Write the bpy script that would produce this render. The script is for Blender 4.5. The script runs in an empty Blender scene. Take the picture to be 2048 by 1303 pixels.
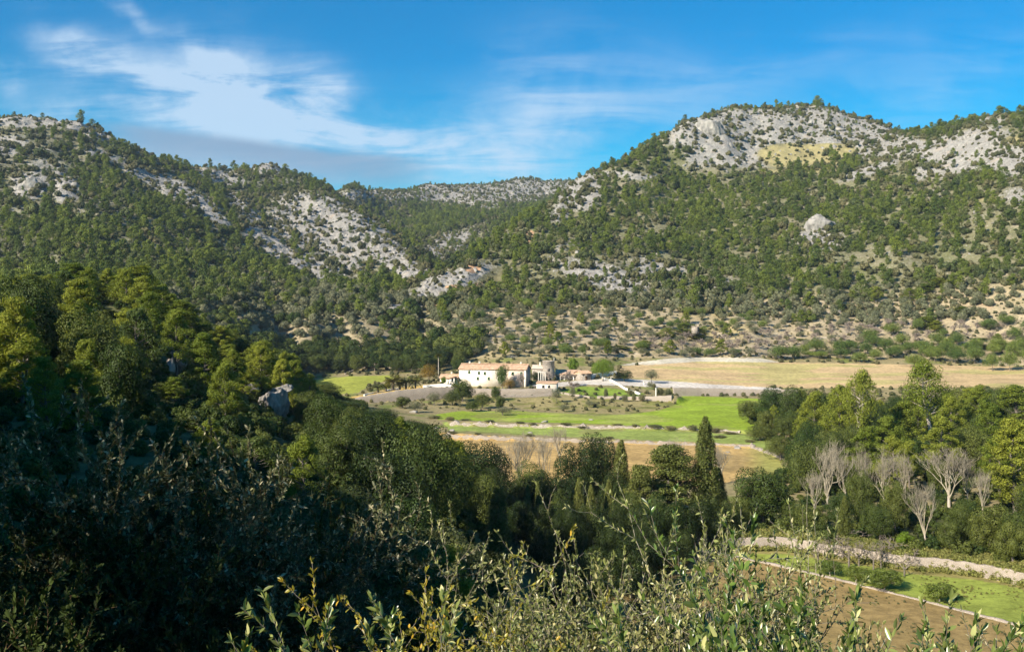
import bpy, math, random
import numpy as np
from mathutils import Vector, Matrix, Euler

# ------------------------------------------------------------------ camera, sky, sun, exposure
SC = bpy.context.scene
COL = SC.collection
F, CX, HY = 2048.0, 1024.0, 640.0          # focal length, centre and horizon in photograph pixels

cam_d = bpy.data.cameras.new('camera')
cam = bpy.data.objects.new('camera', cam_d)
COL.objects.link(cam)
cam_d.sensor_width = 36.0
cam_d.lens = 36.0 * F / 2048.0
cam_d.shift_y = -(651.5 - HY) / 2048.0
cam_d.clip_start = 0.1
cam_d.clip_end = 20000.0
cam.location = (0, 0, 0)
cam.rotation_euler = (math.radians(90), 0, 0)
SC.camera = cam

SUN_EL = math.radians(30.0)
SUN_AZ = math.radians(228.0)               # compass bearing, 0 = +Y, clockwise: behind and to the left
sun_dir = Vector((math.sin(SUN_AZ) * math.cos(SUN_EL), math.cos(SUN_AZ) * math.cos(SUN_EL), math.sin(SUN_EL)))
sun_d = bpy.data.lights.new('sun', 'SUN')
sun_d.energy = 5.0
sun_d.angle = math.radians(0.5)
sun_d.color = (1.0, 0.90, 0.74)
sun = bpy.data.objects.new('sun', sun_d)
COL.objects.link(sun)
sun.rotation_euler = sun_dir.to_track_quat('Z', 'Y').to_euler()
sun.location = (-60, -60, 200)

SC.view_settings.view_transform = 'Standard'
SC.view_settings.look = 'None'
SC.view_settings.exposure = 1.0
SC.view_settings.gamma = 1.0
SC.view_settings.use_curve_mapping = False
cy = SC.cycles
cy.max_bounces = 4
cy.diffuse_bounces = 1
cy.glossy_bounces = 1
cy.transmission_bounces = 2
cy.transparent_max_bounces = 4
cy.volume_bounces = 0
cy.caustics_reflective = False
cy.caustics_refractive = False
cy.use_denoising = DENOISE = True
cy.denoiser = 'OPENIMAGEDENOISE'
cy.denoising_input_passes = 'RGB_ALBEDO_NORMAL'
cy.denoising_prefilter = 'ACCURATE'
cy.use_adaptive_sampling = True
cy.adaptive_threshold = 0.02


class NT:
    """short helper round a node tree"""
    def __init__(s, tree):
        s.t = tree; s.n = tree.nodes; s.l = tree.links
        s.n.clear()
    def node(s, typ, **kw):
        nd = s.n.new(typ)
        for k, v in kw.items():
            setattr(nd, k, v)
        return nd
    def put(s, sock, v):
        if isinstance(v, bpy.types.NodeSocket):
            s.l.new(v, sock)
        elif v is not None:
            sock.default_value = v
    def math(s, op, a, b=None, c=None, clamp=False):
        nd = s.node('ShaderNodeMath', operation=op); nd.use_clamp = clamp
        s.put(nd.inputs[0], a)
        if b is not None: s.put(nd.inputs[1], b)
        if c is not None: s.put(nd.inputs[2], c)
        return nd.outputs[0]
    def mix(s, f, a, b, blend='MIX', clamp=False):
        nd = s.node('ShaderNodeMix', data_type='RGBA', blend_type=blend)
        nd.clamp_result = clamp
        s.put(nd.inputs[0], f)
        s.put(nd.inputs[6], a if isinstance(a, bpy.types.NodeSocket) else (*a[:3], 1))
        s.put(nd.inputs[7], b if isinstance(b, bpy.types.NodeSocket) else (*b[:3], 1))
        return nd.outputs[2]
    def noise(s, vec, scale, detail=3, rough=0.55, dist=0.0):
        nd = s.node('ShaderNodeTexNoise')
        if vec is not None: s.l.new(vec, nd.inputs['Vector'])
        nd.inputs['Scale'].default_value = scale
        nd.inputs['Detail'].default_value = detail
        nd.inputs['Roughness'].default_value = rough
        nd.inputs['Distortion'].default_value = dist
        return nd.outputs['Fac']
    def ramp(s, f, a, b, lo=0.0, hi=1.0):
        nd = s.node('ShaderNodeMapRange'); nd.interpolation_type = 'SMOOTHSTEP'
        s.put(nd.inputs[0], f)
        nd.inputs[1].default_value = a; nd.inputs[2].default_value = b
        nd.inputs[3].default_value = lo; nd.inputs[4].default_value = hi
        return nd.outputs[0]


def make_world():
    w = bpy.data.worlds.new('World')
    SC.world = w
    w.use_nodes = True
    k = NT(w.node_tree)
    sky = k.node('ShaderNodeTexSky', sky_type='NISHITA')
    sky.sun_disc = False
    sky.sun_elevation = SUN_EL
    sky.sun_rotation = SUN_AZ
    sky.altitude = 300.0
    sky.air_density = 1.0
    sky.dust_density = 0.25
    sky.ozone_density = 2.5
    tc = k.node('ShaderNodeTexCoord')
    sep = k.node('ShaderNodeSeparateXYZ')
    k.l.new(tc.outputs['Generated'], sep.inputs[0])
    dx, dy, dz = sep.outputs
    yy = k.math('MAXIMUM', dy, 0.05)
    u = k.math('DIVIDE', dx, yy)            # the sky's direction on the plane one metre ahead
    v = k.math('DIVIDE', dz, yy)
    comb = k.node('ShaderNodeCombineXYZ')
    k.l.new(u, comb.inputs[0]); k.l.new(v, comb.inputs[1])
    warp = k.node('ShaderNodeTexNoise'); warp.inputs['Scale'].default_value = 7.0
    warp.inputs['Detail'].default_value = 5.0; warp.inputs['Roughness'].default_value = 0.6
    k.l.new(comb.outputs[0], warp.inputs['Vector'])
    wsep = k.node('ShaderNodeSeparateColor'); k.l.new(warp.outputs['Color'], wsep.inputs[0])
    uw = k.math('ADD', u, k.math('MULTIPLY', k.math('SUBTRACT', wsep.outputs[0], 0.5), 0.13))
    vw = k.math('ADD', v, k.math('MULTIPLY', k.math('SUBTRACT', wsep.outputs[1], 0.5), 0.07))
    # cirrus strands: noise stretched along a falling direction
    mp = k.node('ShaderNodeMapping'); mp.inputs['Rotation'].default_value = (0, 0, math.radians(28))
    mp.inputs['Scale'].default_value = (3.6, 20.0, 1.0)
    k.l.new(comb.outputs[0], mp.inputs['Vector'])
    strands = k.noise(mp.outputs[0], 1.6, 8, 0.62, 0.6)
    puffs = k.noise(comb.outputs[0], 9.0, 7, 0.6, 0.3)
    tex = k.math('ADD', k.math('MULTIPLY', strands, 0.6), k.math('MULTIPLY', puffs, 0.4))
    tex = k.ramp(tex, 0.36, 0.62)

    def blob(px, py, rx, ry, deg, w, uu=uw, vv=vw):
        cu, cv = (px - CX) / F, (HY - py) / F
        a = math.radians(-deg)
        su = k.math('SUBTRACT', uu, cu); sv = k.math('SUBTRACT', vv, cv)
        p = k.math('ADD', k.math('MULTIPLY', su, math.cos(a) * F / rx), k.math('MULTIPLY', sv, math.sin(a) * F / rx))
        q = k.math('SUBTRACT', k.math('MULTIPLY', sv, math.cos(a) * F / ry), k.math('MULTIPLY', su, math.sin(a) * F / ry))
        r2 = k.math('ADD', k.math('MULTIPLY', p, p), k.math('MULTIPLY', q, q))
        g = k.math('POWER', 2.718, k.math('MULTIPLY', r2, -1.0))
        return k.math('MULTIPLY', g, w)
    blobs = [(150, 85, 75, 45, 20, .75), (230, 140, 120, 45, 20, .75), (295, 25, 75, 18, 32, .45), (15, 145, 55, 28, 15, .55),
             (420, 190, 150, 60, 25, .95), (540, 190, 160, 75, 22, .95), (620, 185, 60, 40, 0, .55), (360, 240, 210, 40, 10, .8), (700, 280, 200, 50, 12, .85),
             (900, 320, 210, 55, 8, .62), (480, 330, 330, 40, 5, .75), (1120, 190, 130, 110, 0, .45), (1020, 290, 170, 90, 0, .55),
             (1330, 220, 230, 100, 0, .33), (1850, 190, 260, 70, -20, .28), (430, 100, 70, 18, 45, .4), (150, 215, 140, 22, 5, .45), (1620, 120, 260, 50, -10, .16)]
    tot = None
    for b in blobs:
        g = blob(*b)
        tot = g if tot is None else k.math('ADD', tot, g)
    dens = k.math('MULTIPLY', tot, k.math('ADD', k.math('MULTIPLY', tex, 0.95), 0.06))
    dens = k.math('MINIMUM', dens, 0.80)
    # the long grey lens cloud low over the ridge: crisp upper edge, soft under side
    soft = k.node('ShaderNodeTexNoise'); soft.inputs['Scale'].default_value = 5.0; soft.inputs['Detail'].default_value = 6.0
    k.l.new(comb.outputs[0], soft.inputs['Vector'])
    vl = k.math('ADD', v, k.math('MULTIPLY', k.math('SUBTRACT', soft.outputs['Fac'], 0.5), 0.022))
    slope = k.math('ADD', k.math('MULTIPLY', k.math('ADD', u, 0.388), -0.115), 0.196)    # upper edge falls to the right
    below = k.math('SUBTRACT', slope, vl)
    edge = k.ramp(below, -0.002, 0.010)
    under = k.ramp(below, 0.012, 0.058, 1.0, 0.0)
    ends = k.math('MULTIPLY', k.ramp(u, -0.44, -0.34), k.ramp(u, -0.13, -0.055, 1.0, 0.0))
    lens = k.math('MULTIPLY', k.math('MULTIPLY', edge, under), ends)
    lens = k.math('MULTIPLY', lens, k.math('ADD', k.math('MULTIPLY', puffs, 0.5), 0.5))
    lens = k.math('MULTIPLY', lens, 1.15, clamp=True)
    front = k.ramp(dy, 0.08, 0.3)
    dens = k.math('MULTIPLY', dens, front); lens = k.math('MULTIPLY', lens, front)
    hs = k.node('ShaderNodeHueSaturation')
    k.l.new(sky.outputs[0], hs.inputs['Color'])
    hs.inputs['Saturation'].default_value = SKY_SAT
    hs.inputs['Hue'].default_value = 0.5
    tint = k.mix(1.0, hs.outputs[0], SKY_TINT, 'MULTIPLY')
    cl = k.mix(dens, tint, CLOUD_COL)
    cl = k.mix(lens, cl, LENS_COL)
    bg = k.node('ShaderNodeBackground')
    k.l.new(cl, bg.inputs['Color'])
    bg.inputs['Strength'].default_value = SKY_STRENGTH
    out = k.node('ShaderNodeOutputWorld')
    k.l.new(bg.outputs[0], out.inputs['Surface'])
    w.cycles.sampling_method = 'MANUAL'
    w.cycles.sample_map_resolution = 512


SKY_SAT, SKY_TINT, SKY_STRENGTH = 1.6, (0.06, 1.42, 1.36), 0.053
CLOUD_COL, LENS_COL = (6.0, 7.6, 9.4), (2.5, 3.9, 5.7)
make_world()

rng = np.random.default_rng(11)
random.seed(5)

# ------------------------------------------------------------------ noise and terrain
PERM = np.random.default_rng(3).permutation(512)
GA = np.random.default_rng(4).uniform(0, 2 * np.pi, 512)
GX, GY = np.cos(GA), np.sin(GA)


def gnoise(x, y):
    xi = np.floor(x).astype(np.int64); yi = np.floor(y).astype(np.int64)
    xf = x - xi; yf = y - yi
    u = xf * xf * xf * (xf * (xf * 6 - 15) + 10); v = yf * yf * yf * (yf * (yf * 6 - 15) + 10)
    def g(ix, iy, fx, fy):
        h = PERM[(PERM[ix & 511] + iy) & 511]
        return GX[h] * fx + GY[h] * fy
    a = g(xi, yi, xf, yf); b = g(xi + 1, yi, xf - 1, yf)
    c = g(xi, yi + 1, xf, yf - 1); d = g(xi + 1, yi + 1, xf - 1, yf - 1)
    return ((a + u * (b - a)) * (1 - v) + (c + u * (d - c)) * v) * 1.4


def fbm(x, y, lam, octaves=4, gain=0.5, ridged=False):
    s = np.zeros_like(x); a = 1.0; f = 1.0 / lam; n = 0
    for i in range(octaves):
        v = gnoise(x * f + 17.3 * i, y * f - 9.1 * i)
        if ridged: v = 1 - 2 * np.abs(v)
        s += a * v; n += a; a *= gain; f *= 2.03
    return s / n


def sstep(a, b, x):
    t = np.clip((x - a) / (b - a), 0, 1)
    return t * t * (3 - 2 * t)


def W(px, py, d):
    return ((px - CX) / F * d, d, (HY - py) / F * d)


CP = []     # (px, py, d): points of the ground as the photograph shows them, each at its own distance
CP += [(-900, 150, 800), (-500, 165, 800), (-220, 205, 820), (-60, 245, 840), (30, 245, 850), (120, 254, 860), (190, 268, 880), (280, 306, 910), (340, 327, 940),
       (420, 347, 1000), (480, 345, 1060), (540, 340, 1100), (590, 356, 1130), (640, 374, 1180), (700, 379, 1280), (760, 384, 1400), (840, 377, 1520), (900, 376, 1600),
       (960, 373, 1620), (1050, 364, 1660), (1150, 364, 1680), (1300, 390, 1700)]
CP += [(1150, 374, 860), (1190, 352, 870), (1240, 328, 885), (1290, 300, 900), (1340, 280, 920), (1370, 258, 940), (1400, 246, 960), (1440, 232, 985), (1480, 226, 1000), (1560, 221, 1030),
       (1640, 222, 1060), (1700, 238, 1080), (1760, 252, 1080), (1810, 272, 1060), (1840, 276, 1000), (1880, 262, 920), (1930, 247, 860), (1990, 240, 830),
       (2048, 243, 800), (2200, 225, 800), (2600, 190, 850), (3200, 180, 900)]
# left side of the right hill down to the gorge
CP += [(1100, 408, 800), (1040, 448, 745), (980, 482, 695), (920, 525, 635), (870, 568, 585), (820, 603, 540), (790, 622, 505)]
# behind those edges the ground drops out of sight
for (a, b, c) in [(-60, 245, 840), (120, 254, 860), (280, 306, 910), (420, 347, 1000), (540, 340, 1100), (640, 374, 1180), (760, 393, 1400), (900, 376, 1600), (1050, 364, 1660), (1150, 364, 1680),
                  (1340, 280, 920), (1480, 226, 1000), (1640, 222, 1060), (1760, 252, 1080), (1930, 247, 860), (2048, 243, 800), (-500, 165, 800), (2600, 190, 850)]:
    CP.append((a, b + 45, c * 1.16)); CP.append((a, b + 110, c * 1.5))
for a in (-800, -300, 0, 300, 600, 900, 1200, 1500, 1800, 2100, 2800):
    CP.append((a, 480, 2600))
CP += [(1100, 458, 920), (1040, 508, 870), (980, 535, 815), (930, 560, 760), (885, 590, 690)]
CP += [(1200, 378, 980), (1250, 355, 1000)]
# far valley slope
CP += [(860, 520, 900), (890, 500, 980), (900, 470, 1080), (930, 440, 1200), (850, 440, 1260), (960, 410, 1380), (1040, 405, 1450), (880, 410, 1420), (760, 430, 1250), (700, 412, 1180), (800, 470, 1080), (1080, 392, 1560)]
# rocky spur
CP += [(560, 385, 1000), (640, 408, 920), (720, 448, 860), (790, 492, 800), (840, 530, 750), (870, 562, 700), (650, 460, 850), (600, 490, 790), (700, 515, 750), (780, 548, 700), (830, 585, 620),
       (660, 560, 660), (750, 590, 590), (560, 450, 840), (500, 400, 920), (440, 375, 960)]
# left hill
CP += [(0, 300, 770), (0, 350, 700), (0, 400, 640), (0, 450, 580), (0, 500, 530), (0, 550, 460), (-200, 300, 720), (-200, 400, 600), (-200, 500, 480), (-500, 300, 640), (-500, 450, 480), (130, 300, 800), (200, 340, 770),
       (130, 380, 690), (200, 430, 620), (150, 500, 520), (200, 560, 430), (300, 370, 790), (360, 410, 740), (300, 470, 620), (400, 470, 670), (320, 550, 490), (420, 540, 560), (480, 450, 760), (500, 510, 680), (560, 570, 580), (450, 590, 470),
       (600, 610, 500), (700, 630, 480), (500, 640, 430), (620, 660, 450), (740, 670, 460), (560, 690, 440), (680, 703, 450), (420, 640, 400), (400, 655, 350), (850, 680, 470), (300, 600, 350), (200, 610, 330), (0, 590, 330), (-300, 560, 330)]
# right hill face
CP += [(1250, 420, 760), (1250, 490, 670), (1250, 560, 580), (1150, 450, 720), (1150, 530, 610), (1080, 560, 580), (1000, 560, 590), (950, 600, 530), (1050, 610, 520), (1350, 350, 860), (1400, 330, 880), (1500, 300, 930),
       (1500, 345, 870), (1610, 300, 930), (1620, 335, 870), (1720, 300, 930), (1680, 350, 830), (1400, 420, 770), (1400, 500, 670), (1400, 570, 570), (1550, 420, 750), (1550, 500, 640), (1640, 480, 655), (1640, 440, 720), (1650, 550, 570), (1780, 380, 740), (1800, 450, 650),
       (1800, 530, 570), (1900, 330, 770), (1900, 420, 660), (1950, 520, 560), (2040, 330, 700), (2040, 420, 600), (2100, 500, 540), (2400, 420, 560), (1880, 300, 820)]
# foot of the right hill and the orchard slopes
CP += [(900, 640, 480), (1000, 650, 470), (1100, 650, 475), (1200, 640, 490), (1300, 630, 505), (1400, 620, 520), (1500, 615, 530), (1600, 605, 540), (1700, 595, 545), (1800, 585, 545), (1900, 570, 540), (2000, 560, 525), (2100, 555, 520),
       (1000, 690, 430), (1100, 690, 440), (1200, 680, 455), (1350, 665, 480), (1500, 655, 490), (1650, 650, 500), (1800, 645, 500), (1950, 640, 490), (2050, 635, 480), (2300, 630, 470),
       (1250, 712, 440), (1400, 700, 465), (1550, 695, 470), (1700, 695, 470), (1850, 695, 465), (2000, 695, 460), (2200, 695, 450)]
# upper straw field
CP += [(1260, 728, 425), (1400, 722, 440), (1560, 724, 440), (1750, 728, 435), (1900, 732, 430), (2048, 735, 425), (1270, 758, 372), (1400, 762, 372), (1500, 770, 366), (1650, 768, 366), (1800, 768, 362), (2000, 768, 355), (2200, 768, 350)]
# farmhouse terrace and the small field behind the palms
CP += [(880, 770, 352), (920, 772, 352), (1000, 773, 350), (1060, 770, 352), (1100, 766, 356), (1160, 764, 360), (1220, 762, 362), (920, 752, 385), (1000, 748, 388), (1100, 748, 388), (1180, 745, 392),
       (600, 762, 372), (700, 758, 378), (760, 752, 390), (660, 776, 350), (720, 775, 350), (850, 768, 360), (620, 740, 405), (760, 738, 408), (850, 733, 412), (800, 712, 440)]
# the valley behind the spur runs far back
CP = [(a, b, 900 + (c - 900) * 1.22 if (690 < a < 1330 and c > 900 and b < 530) else c) for (a, b, c) in CP]
# valley floor: world points (x, y, z)
WP = []
for (px, d, z) in [(700, 300, -24.0), (780, 300, -25.5), (860, 310, -25.8), (950, 320, -26.0), (1050, 325, -26.0), (1150, 325, -25.8), (1250, 325, -26.0), (1350, 330, -26.2), (1450, 330, -26.4), (1550, 325, -26.5), (1700, 320, -26), (1900, 310, -25.5),
                   (900, 270, -26.6), (1050, 265, -26.7), (1200, 265, -26.7), (1350, 265, -26.7), (1480, 270, -26.7), (1600, 260, -26.5), (1800, 250, -26), (2050, 240, -25), (2400, 230, -24),
                   (850, 235, -27.3), (950, 228, -27.8), (1100, 225, -28), (1300, 225, -28), (1500, 225, -28), (1650, 210, -27.5), (1900, 200, -26.5), (2200, 190, -25.5),
                   (900, 195, -27.5), (1000, 190, -28), (1150, 185, -28), (1350, 185, -28), (1550, 185, -28), (1750, 165, -27.5), (2000, 160, -26.5), (2300, 150, -26),
                   (1000, 150, -27), (1150, 150, -27.6), (1300, 150, -27.7), (1450, 145, -27.5), (1600, 135, -27.2), (1900, 135, -26.6), (2300, 125, -26.4),
                   (1050, 118, -26.5), (1200, 115, -27), (1400, 115, -27.1), (1600, 110, -27.1), (1800, 105, -27.1), (2050, 100, -27.1), (2400, 95, -27),
                   (1150, 95, -26.5), (1300, 92, -27), (1500, 90, -27.1), (1700, 88, -27.1), (1900, 85, -27.1), (2200, 82, -27), (1250, 78, -26.5), (1450, 76, -27), (1700, 74, -27), (2000, 72, -27), (2400, 70, -26.5)]:
    WP.append(((px - CX) / F * d, d, z))
# near slope on the left, with the pines
CP += [(-400, 560, 170), (-150, 585, 160), (0, 596, 155), (100, 600, 152), (200, 604, 150), (280, 622, 148), (330, 664, 148), (420, 700, 150), (0, 596, 220), (200, 612, 230), (330, 650, 240), (420, 690, 240), (520, 735, 240), (600, 780, 240), (680, 800, 260),
       (0, 690, 112), (110, 712, 110), (230, 735, 112), (350, 752, 122), (440, 765, 128), (520, 790, 136), (600, 815, 155), (680, 840, 175), (780, 868, 195), (545, 835, 126), (0, 810, 78), (200, 850, 72), (330, 870, 70), (430, 895, 70),
       (640, 900, 100), (740, 930, 108), (860, 935, 140), (940, 960, 150), (560, 960, 68), (700, 980, 75), (850, 1010, 90), (950, 1040, 105), (420, 1010, 54), (600, 1060, 59), (750, 1090, 63), (900, 1130, 73), (1000, 1160, 84),
       (-300, 700, 95), (-300, 850, 62), (0, 960, 48), (200, 1010, 45), (400, 1120, 44), (600, 1190, 47), (800, 1220, 53), (950, 1240, 62), (1050, 1290, 66)]
# the camera's own slope and an unseen spur on the left, its crest shaped to cast shade into view
WP += [(0, 0, -1.75), (1, 1.5, -2.1), (-1, 1.5, -2.0), (0, 4, -3.4), (2.5, 4, -3.4), (-3, 5, -3.4), (0, 9, -6.0), (4, 9, -6.0), (-5, 10, -5.6), (0, 16, -9.6), (9, 16, -9.6), (-8, 17, -7.0), (0, 28, -12), (15, 28, -16), (-14, 30, -8.5), (0, 45, -15.5), (25, 45, -23),
       (-20, 45, -8.5), (0, 58, -17.5), (35, 60, -27), (0, -6, 0.2), (6, -4, -1.5), (10, 4, -4.5), (20, 10, -9), (40, 20, -18), (60, 30, -24), (0, -30, 5), (30, -30, -2), (-12, -12, 3.5),
       (-6, 3.5, -0.6), (-8, 4, 0.2), (-11, 5, 1.6), (-14, 4, 3.8), (-22, 4, 10), (-34, 4, 18), (-50, 4, 26), (-65, 4, 34), (-82, 5, 42), (-100, 5, 52.5), (-116, 5, 56), (-130, 5, 53), (-150, 5, 54), (-190, 5, 52), (-260, 0, 55), (-400, 0, 60), (-800, 0, 110), (-1500, 0, 200), (-6, -1, 0.4), (-8, -3, 1.0), (-200, -80, 40), (-300, 60, 50), (300, 0, -22), (800, 0, -10), (1500, 0, 100), (-250, 150, 20), (-300, -150, 50),
       (-12, 12, -2.5), (-20, 18, -1), (-32, 24, 4), (-48, 28, 9), (-70, 34, 16), (-100, 42, 20), (-30, 42, -5), (-50, 55, -4), (-75, 70, 0), (-34, -18, 7), (-60, -26, 14), (-100, -40, 24), (-160, -60, 34)]


def _ctrl():
    pts = np.array([W(*c) for c in CP] + WP, float)
    r = np.hypot(pts[:, 0], pts[:, 1]); th = np.arctan2(pts[:, 0], pts[:, 1])
    rr = np.maximum(r, 1.0)
    X = np.stack([3.0 * th, np.log(rr)], 1)
    e = pts[:, 2] / rr
    D = np.sqrt(((X[:, None] - X[None]) ** 2).sum(-1) + 0.0009)
    D[np.diag_indices(len(X))] += 1e-3
    m = e.mean()
    w = np.linalg.solve(D, e - m)
    return X, w, m


CTX, CTW, CTM = _ctrl()


def h_base(x, y):
    r = np.maximum(np.hypot(x, y), 1.0); th = np.arctan2(x, y)
    a = 3.0 * th; b = np.log(r)
    out = np.zeros_like(a)
    for i in range(0, len(a), 60000):
        s = slice(i, i + 60000)
        acc = np.full(a[s].shape, CTM)
        for j in range(len(CTX)):
            acc += CTW[j] * np.sqrt((a[s] - CTX[j, 0]) ** 2 + (b[s] - CTX[j, 1]) ** 2 + 0.0009)
        out[s] = acc
    z = out * r
    return np.where(z > 275, 275 + 25 * np.tanh((z - 275) / 60), z)


# blobs of bare rock: centre px,py; half sizes; angle; weight (turned into world positions through the ground itself)
ROCK = [(940, 384, 120, 18, -3, 1), (1080, 374, 90, 22, 0, 1), (780, 392, 60, 10, 5, .8), (1200, 550, 90, 24, 15, .8), (1320, 540, 60, 20, 0, .7), (1130, 500, 40, 16, -35, .6), (1440, 560, 50, 14, 0, .5), (880, 575, 100, 18, -24, 1), (1636, 478, 50, 22, 0, .8), (820, 600, 50, 12, -25, .8), (800, 540, 50, 12, 30, .8), (1480, 300, 110, 36, 0, .75), (1700, 255, 100, 22, 10, .9), (1600, 275, 150, 22, 5, .85), (1420, 300, 50, 30, -20, .8), (1940, 320, 90, 26, -15, .7), (330, 375, 46, 12, 28, .9), (410, 420, 60, 12, 35, .8), (90, 330, 40, 14, 0, .6), (230, 320, 40, 10, 10, .6), (30, 420, 40, 14, 0, .5), (160, 420, 50, 14, 10, .45), (330, 450, 60, 12, 20, .4), (640, 395, 70, 10, 5, .7), (600, 540, 60, 14, 38, .7), (760, 460, 40, 24, 20, .8), (690, 520, 50, 16, 30, .8), (1520, 300, 50, 20, 0, .8), (1790, 300, 50, 16, 10, .7), (1960, 280, 60, 20, -10, .8), (1880, 380, 50, 12, -20, .5), (1300, 460, 40, 10, 0, .3), (1990, 500, 50, 14, 0, .4), (1680, 520, 40, 16, 0, .4), (60, 243, 80, 12, 0, .9), (170, 262, 60, 12, 18, 1), (20, 290, 40, 22, 0, .7), (95, 300, 60, 14, -20, .5), (65, 372, 38, 24, -20, 1), (132, 380, 22, 26, 0, 1), (120, 350, 14, 14, 0, .9), (40, 355, 18, 10, 0, .8), (190, 305, 26, 12, 15, .7), (275, 342, 24, 9, 10, 1),
        (290, 303, 30, 10, 30, .8), (370, 385, 70, 14, 30, 1), (430, 347, 40, 8, 5, .9), (455, 360, 40, 10, 10, .8), (535, 338, 30, 9, 0, 1), (560, 365, 60, 14, 0, .5), (500, 430, 60, 16, 45, .9), (560, 500, 90, 16, 38, 1), (640, 420, 80, 28, 10, 1), (700, 465, 90, 40, 25, 1),
        (620, 460, 80, 36, 20, .95), (790, 515, 60, 16, 30, 1), (650, 540, 50, 20, 35, .9), (720, 390, 60, 10, 0, .7), (830, 545, 40, 12, 30, .8), (860, 375, 26, 12, 0, 1), (1000, 385, 110, 26, -3, 1), (1090, 372, 50, 16, 0, 1), (890, 490, 50, 22, -20, .8), (930, 470, 30, 12, -30, .7),
        (860, 580, 70, 16, -28, 1), (930, 550, 40, 14, -20, .9), (800, 605, 30, 12, -30, .8), (1165, 380, 36, 40, -40, .9), (1250, 350, 60, 7, 5, .8), (1120, 425, 30, 18, -40, .7), (1400, 262, 60, 26, -20, 1), (1450, 290, 60, 24, -20, 1), (1560, 250, 120, 22, 8, 1), (1640, 228, 60, 12, 5, 1),
        (1720, 262, 80, 14, 15, .9), (1460, 318, 40, 14, 0, .9), (1830, 290, 40, 14, 10, .8), (1700, 300, 80, 14, 10, .7), (1920, 290, 80, 24, -15, 1), (2010, 320, 60, 30, 0, .8), (1980, 240, 40, 8, 0, .7), (1740, 340, 60, 10, -20, .8), (2030, 390, 30, 20, 0, .6), (1870, 330, 60, 16, -30, .7), (1500, 372, 60, 8, 0, .5),
        (1200, 545, 70, 22, 20, .62), (1290, 525, 50, 18, 0, .55), (1340, 560, 40, 16, 0, .5), (1100, 520, 40, 14, -30, .5), (1620, 480, 50, 18, -40, .5), (1760, 495, 40, 14, 30, .45), (1420, 530, 40, 14, 0, .4), (1960, 430, 50, 16, 0, .4), (300, 500, 60, 10, 20, .35), (230, 440, 60, 12, 20, .3), (420, 560, 60, 8, 0, .3),
        (960, 690, 50, 8, -8, .5), (1000, 672, 40, 6, 0, .5)]
ORANGE = [(860, 607, 14, 16, 0, .9), (945, 537, 16, 9, 0, 1), (1055, 474, 10, 16, 40, .9), (940, 575, 30, 5, -20, .6), (905, 573, 20, 5, 0, .8), (1270, 553, 14, 8, 0, .4), (1210, 595, 30, 8, 0, .3), (1960, 610, 50, 14, 0, .4), (1900, 590, 30, 8, 0, .5)]
MEADOW = [(1610, 315, 90, 26, 5, 1), (1660, 300, 60, 14, 0, .8), (1560, 345, 60, 8, 0, .5), (2040, 280, 40, 12, 0, .5), (1980, 400, 40, 8, 0, .4), (690, 360, 1, 1, 0, .1), (1140, 500, 30, 14, 0, .4), (980, 560, 30, 20, 0, .4), (900, 620, 40, 10, 0, .4)]


def blobs_at(lst, px, py):
    grow = 1.22 if lst is ROCK else 1.0
    out = np.zeros_like(px)
    for (cx, cy_, rx, ry, a, w) in lst:
        a = math.radians(a)
        dx, dy = px - cx, py - cy_
        p = (dx * math.cos(a) + dy * math.sin(a)) / (rx * grow); q = (-dx * math.sin(a) + dy * math.cos(a)) / (ry * grow)
        out = np.maximum(out, w * np.exp(-(p * p + q * q) ** 1.5 * 0.8))
    return out


def proj(x, y, z):
    return CX + F * x / y, HY - F * z / y


# retaining walls step the ground: px, d, z at the foot, z on top
def wl(lst):
    return [((px - CX) / F * d, d, zb, zt) for (px, d, zb, zt) in lst]


STEPS = {
    'field_wall': wl([(1330, 126, -27.1, -25.9), (1400, 122.5, -27.1, -25.8), (1480, 121, -27.1, -25.8), (1560, 121, -27.1, -25.7), (1640, 118, -27.1, -25.7), (1720, 115, -27.1, -25.8), (1800, 112, -27.1, -25.8), (1880, 110.5, -27.1, -25.8), (1960, 108.5, -27.1, -25.9), (2060, 104, -27.1, -25.9), (2250, 98, -27.1, -26)]),
    'terrace_low': wl([(850, 246, -28, -27.0), (900, 243, -28, -27.0), (980, 239, -28.0, -27.1), (1100, 236, -28.0, -27.1), (1250, 232, -28, -27.3), (1400, 229, -28, -27.4), (1500, 226, -28, -27.5), (1570, 205, -28, -27.6)]),
    'terrace_mid': wl([(900, 262, -27.0, -26.0), (960, 260, -27.0, -26.0), (1050, 258, -27.1, -26.2), (1160, 256, -27.1, -26.2), (1280, 254, -27.2, -26.4), (1400, 252, -27.3, -26.6), (1480, 248, -27.3, -26.8)]),
    'road_wall': wl([(1346, 350, -25.9, -23.3), (1400, 353, -26.0, -23.6), (1450, 354, -26.2, -23.9), (1520, 354, -26.4, -24.2), (1600, 352, -26.4, -24.2)]),
    'house_wall': wl([(935, 340, -25.2, -23.0), (1000, 339, -25.2, -23.1), (1060, 339, -25.2, -23.0), (1104, 340, -25.0, -22.9)]),
    'palm_wall': wl([(690, 320, -25.9, -25.0), (740, 323, -26.0, -23.7), (800, 327, -25.9, -22.4), (860, 331, -25.6, -21.8), (910, 335, -25.3, -21.9), (935, 340, -25.2, -22.8)]),
    'garden_wall': wl([(1195, 335, -25.6, -24.9), (1260, 332, -25.7, -24.9), (1300, 329, -25.8, -24.6), (1345, 325, -25.9, -24.0)]),
}


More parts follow.
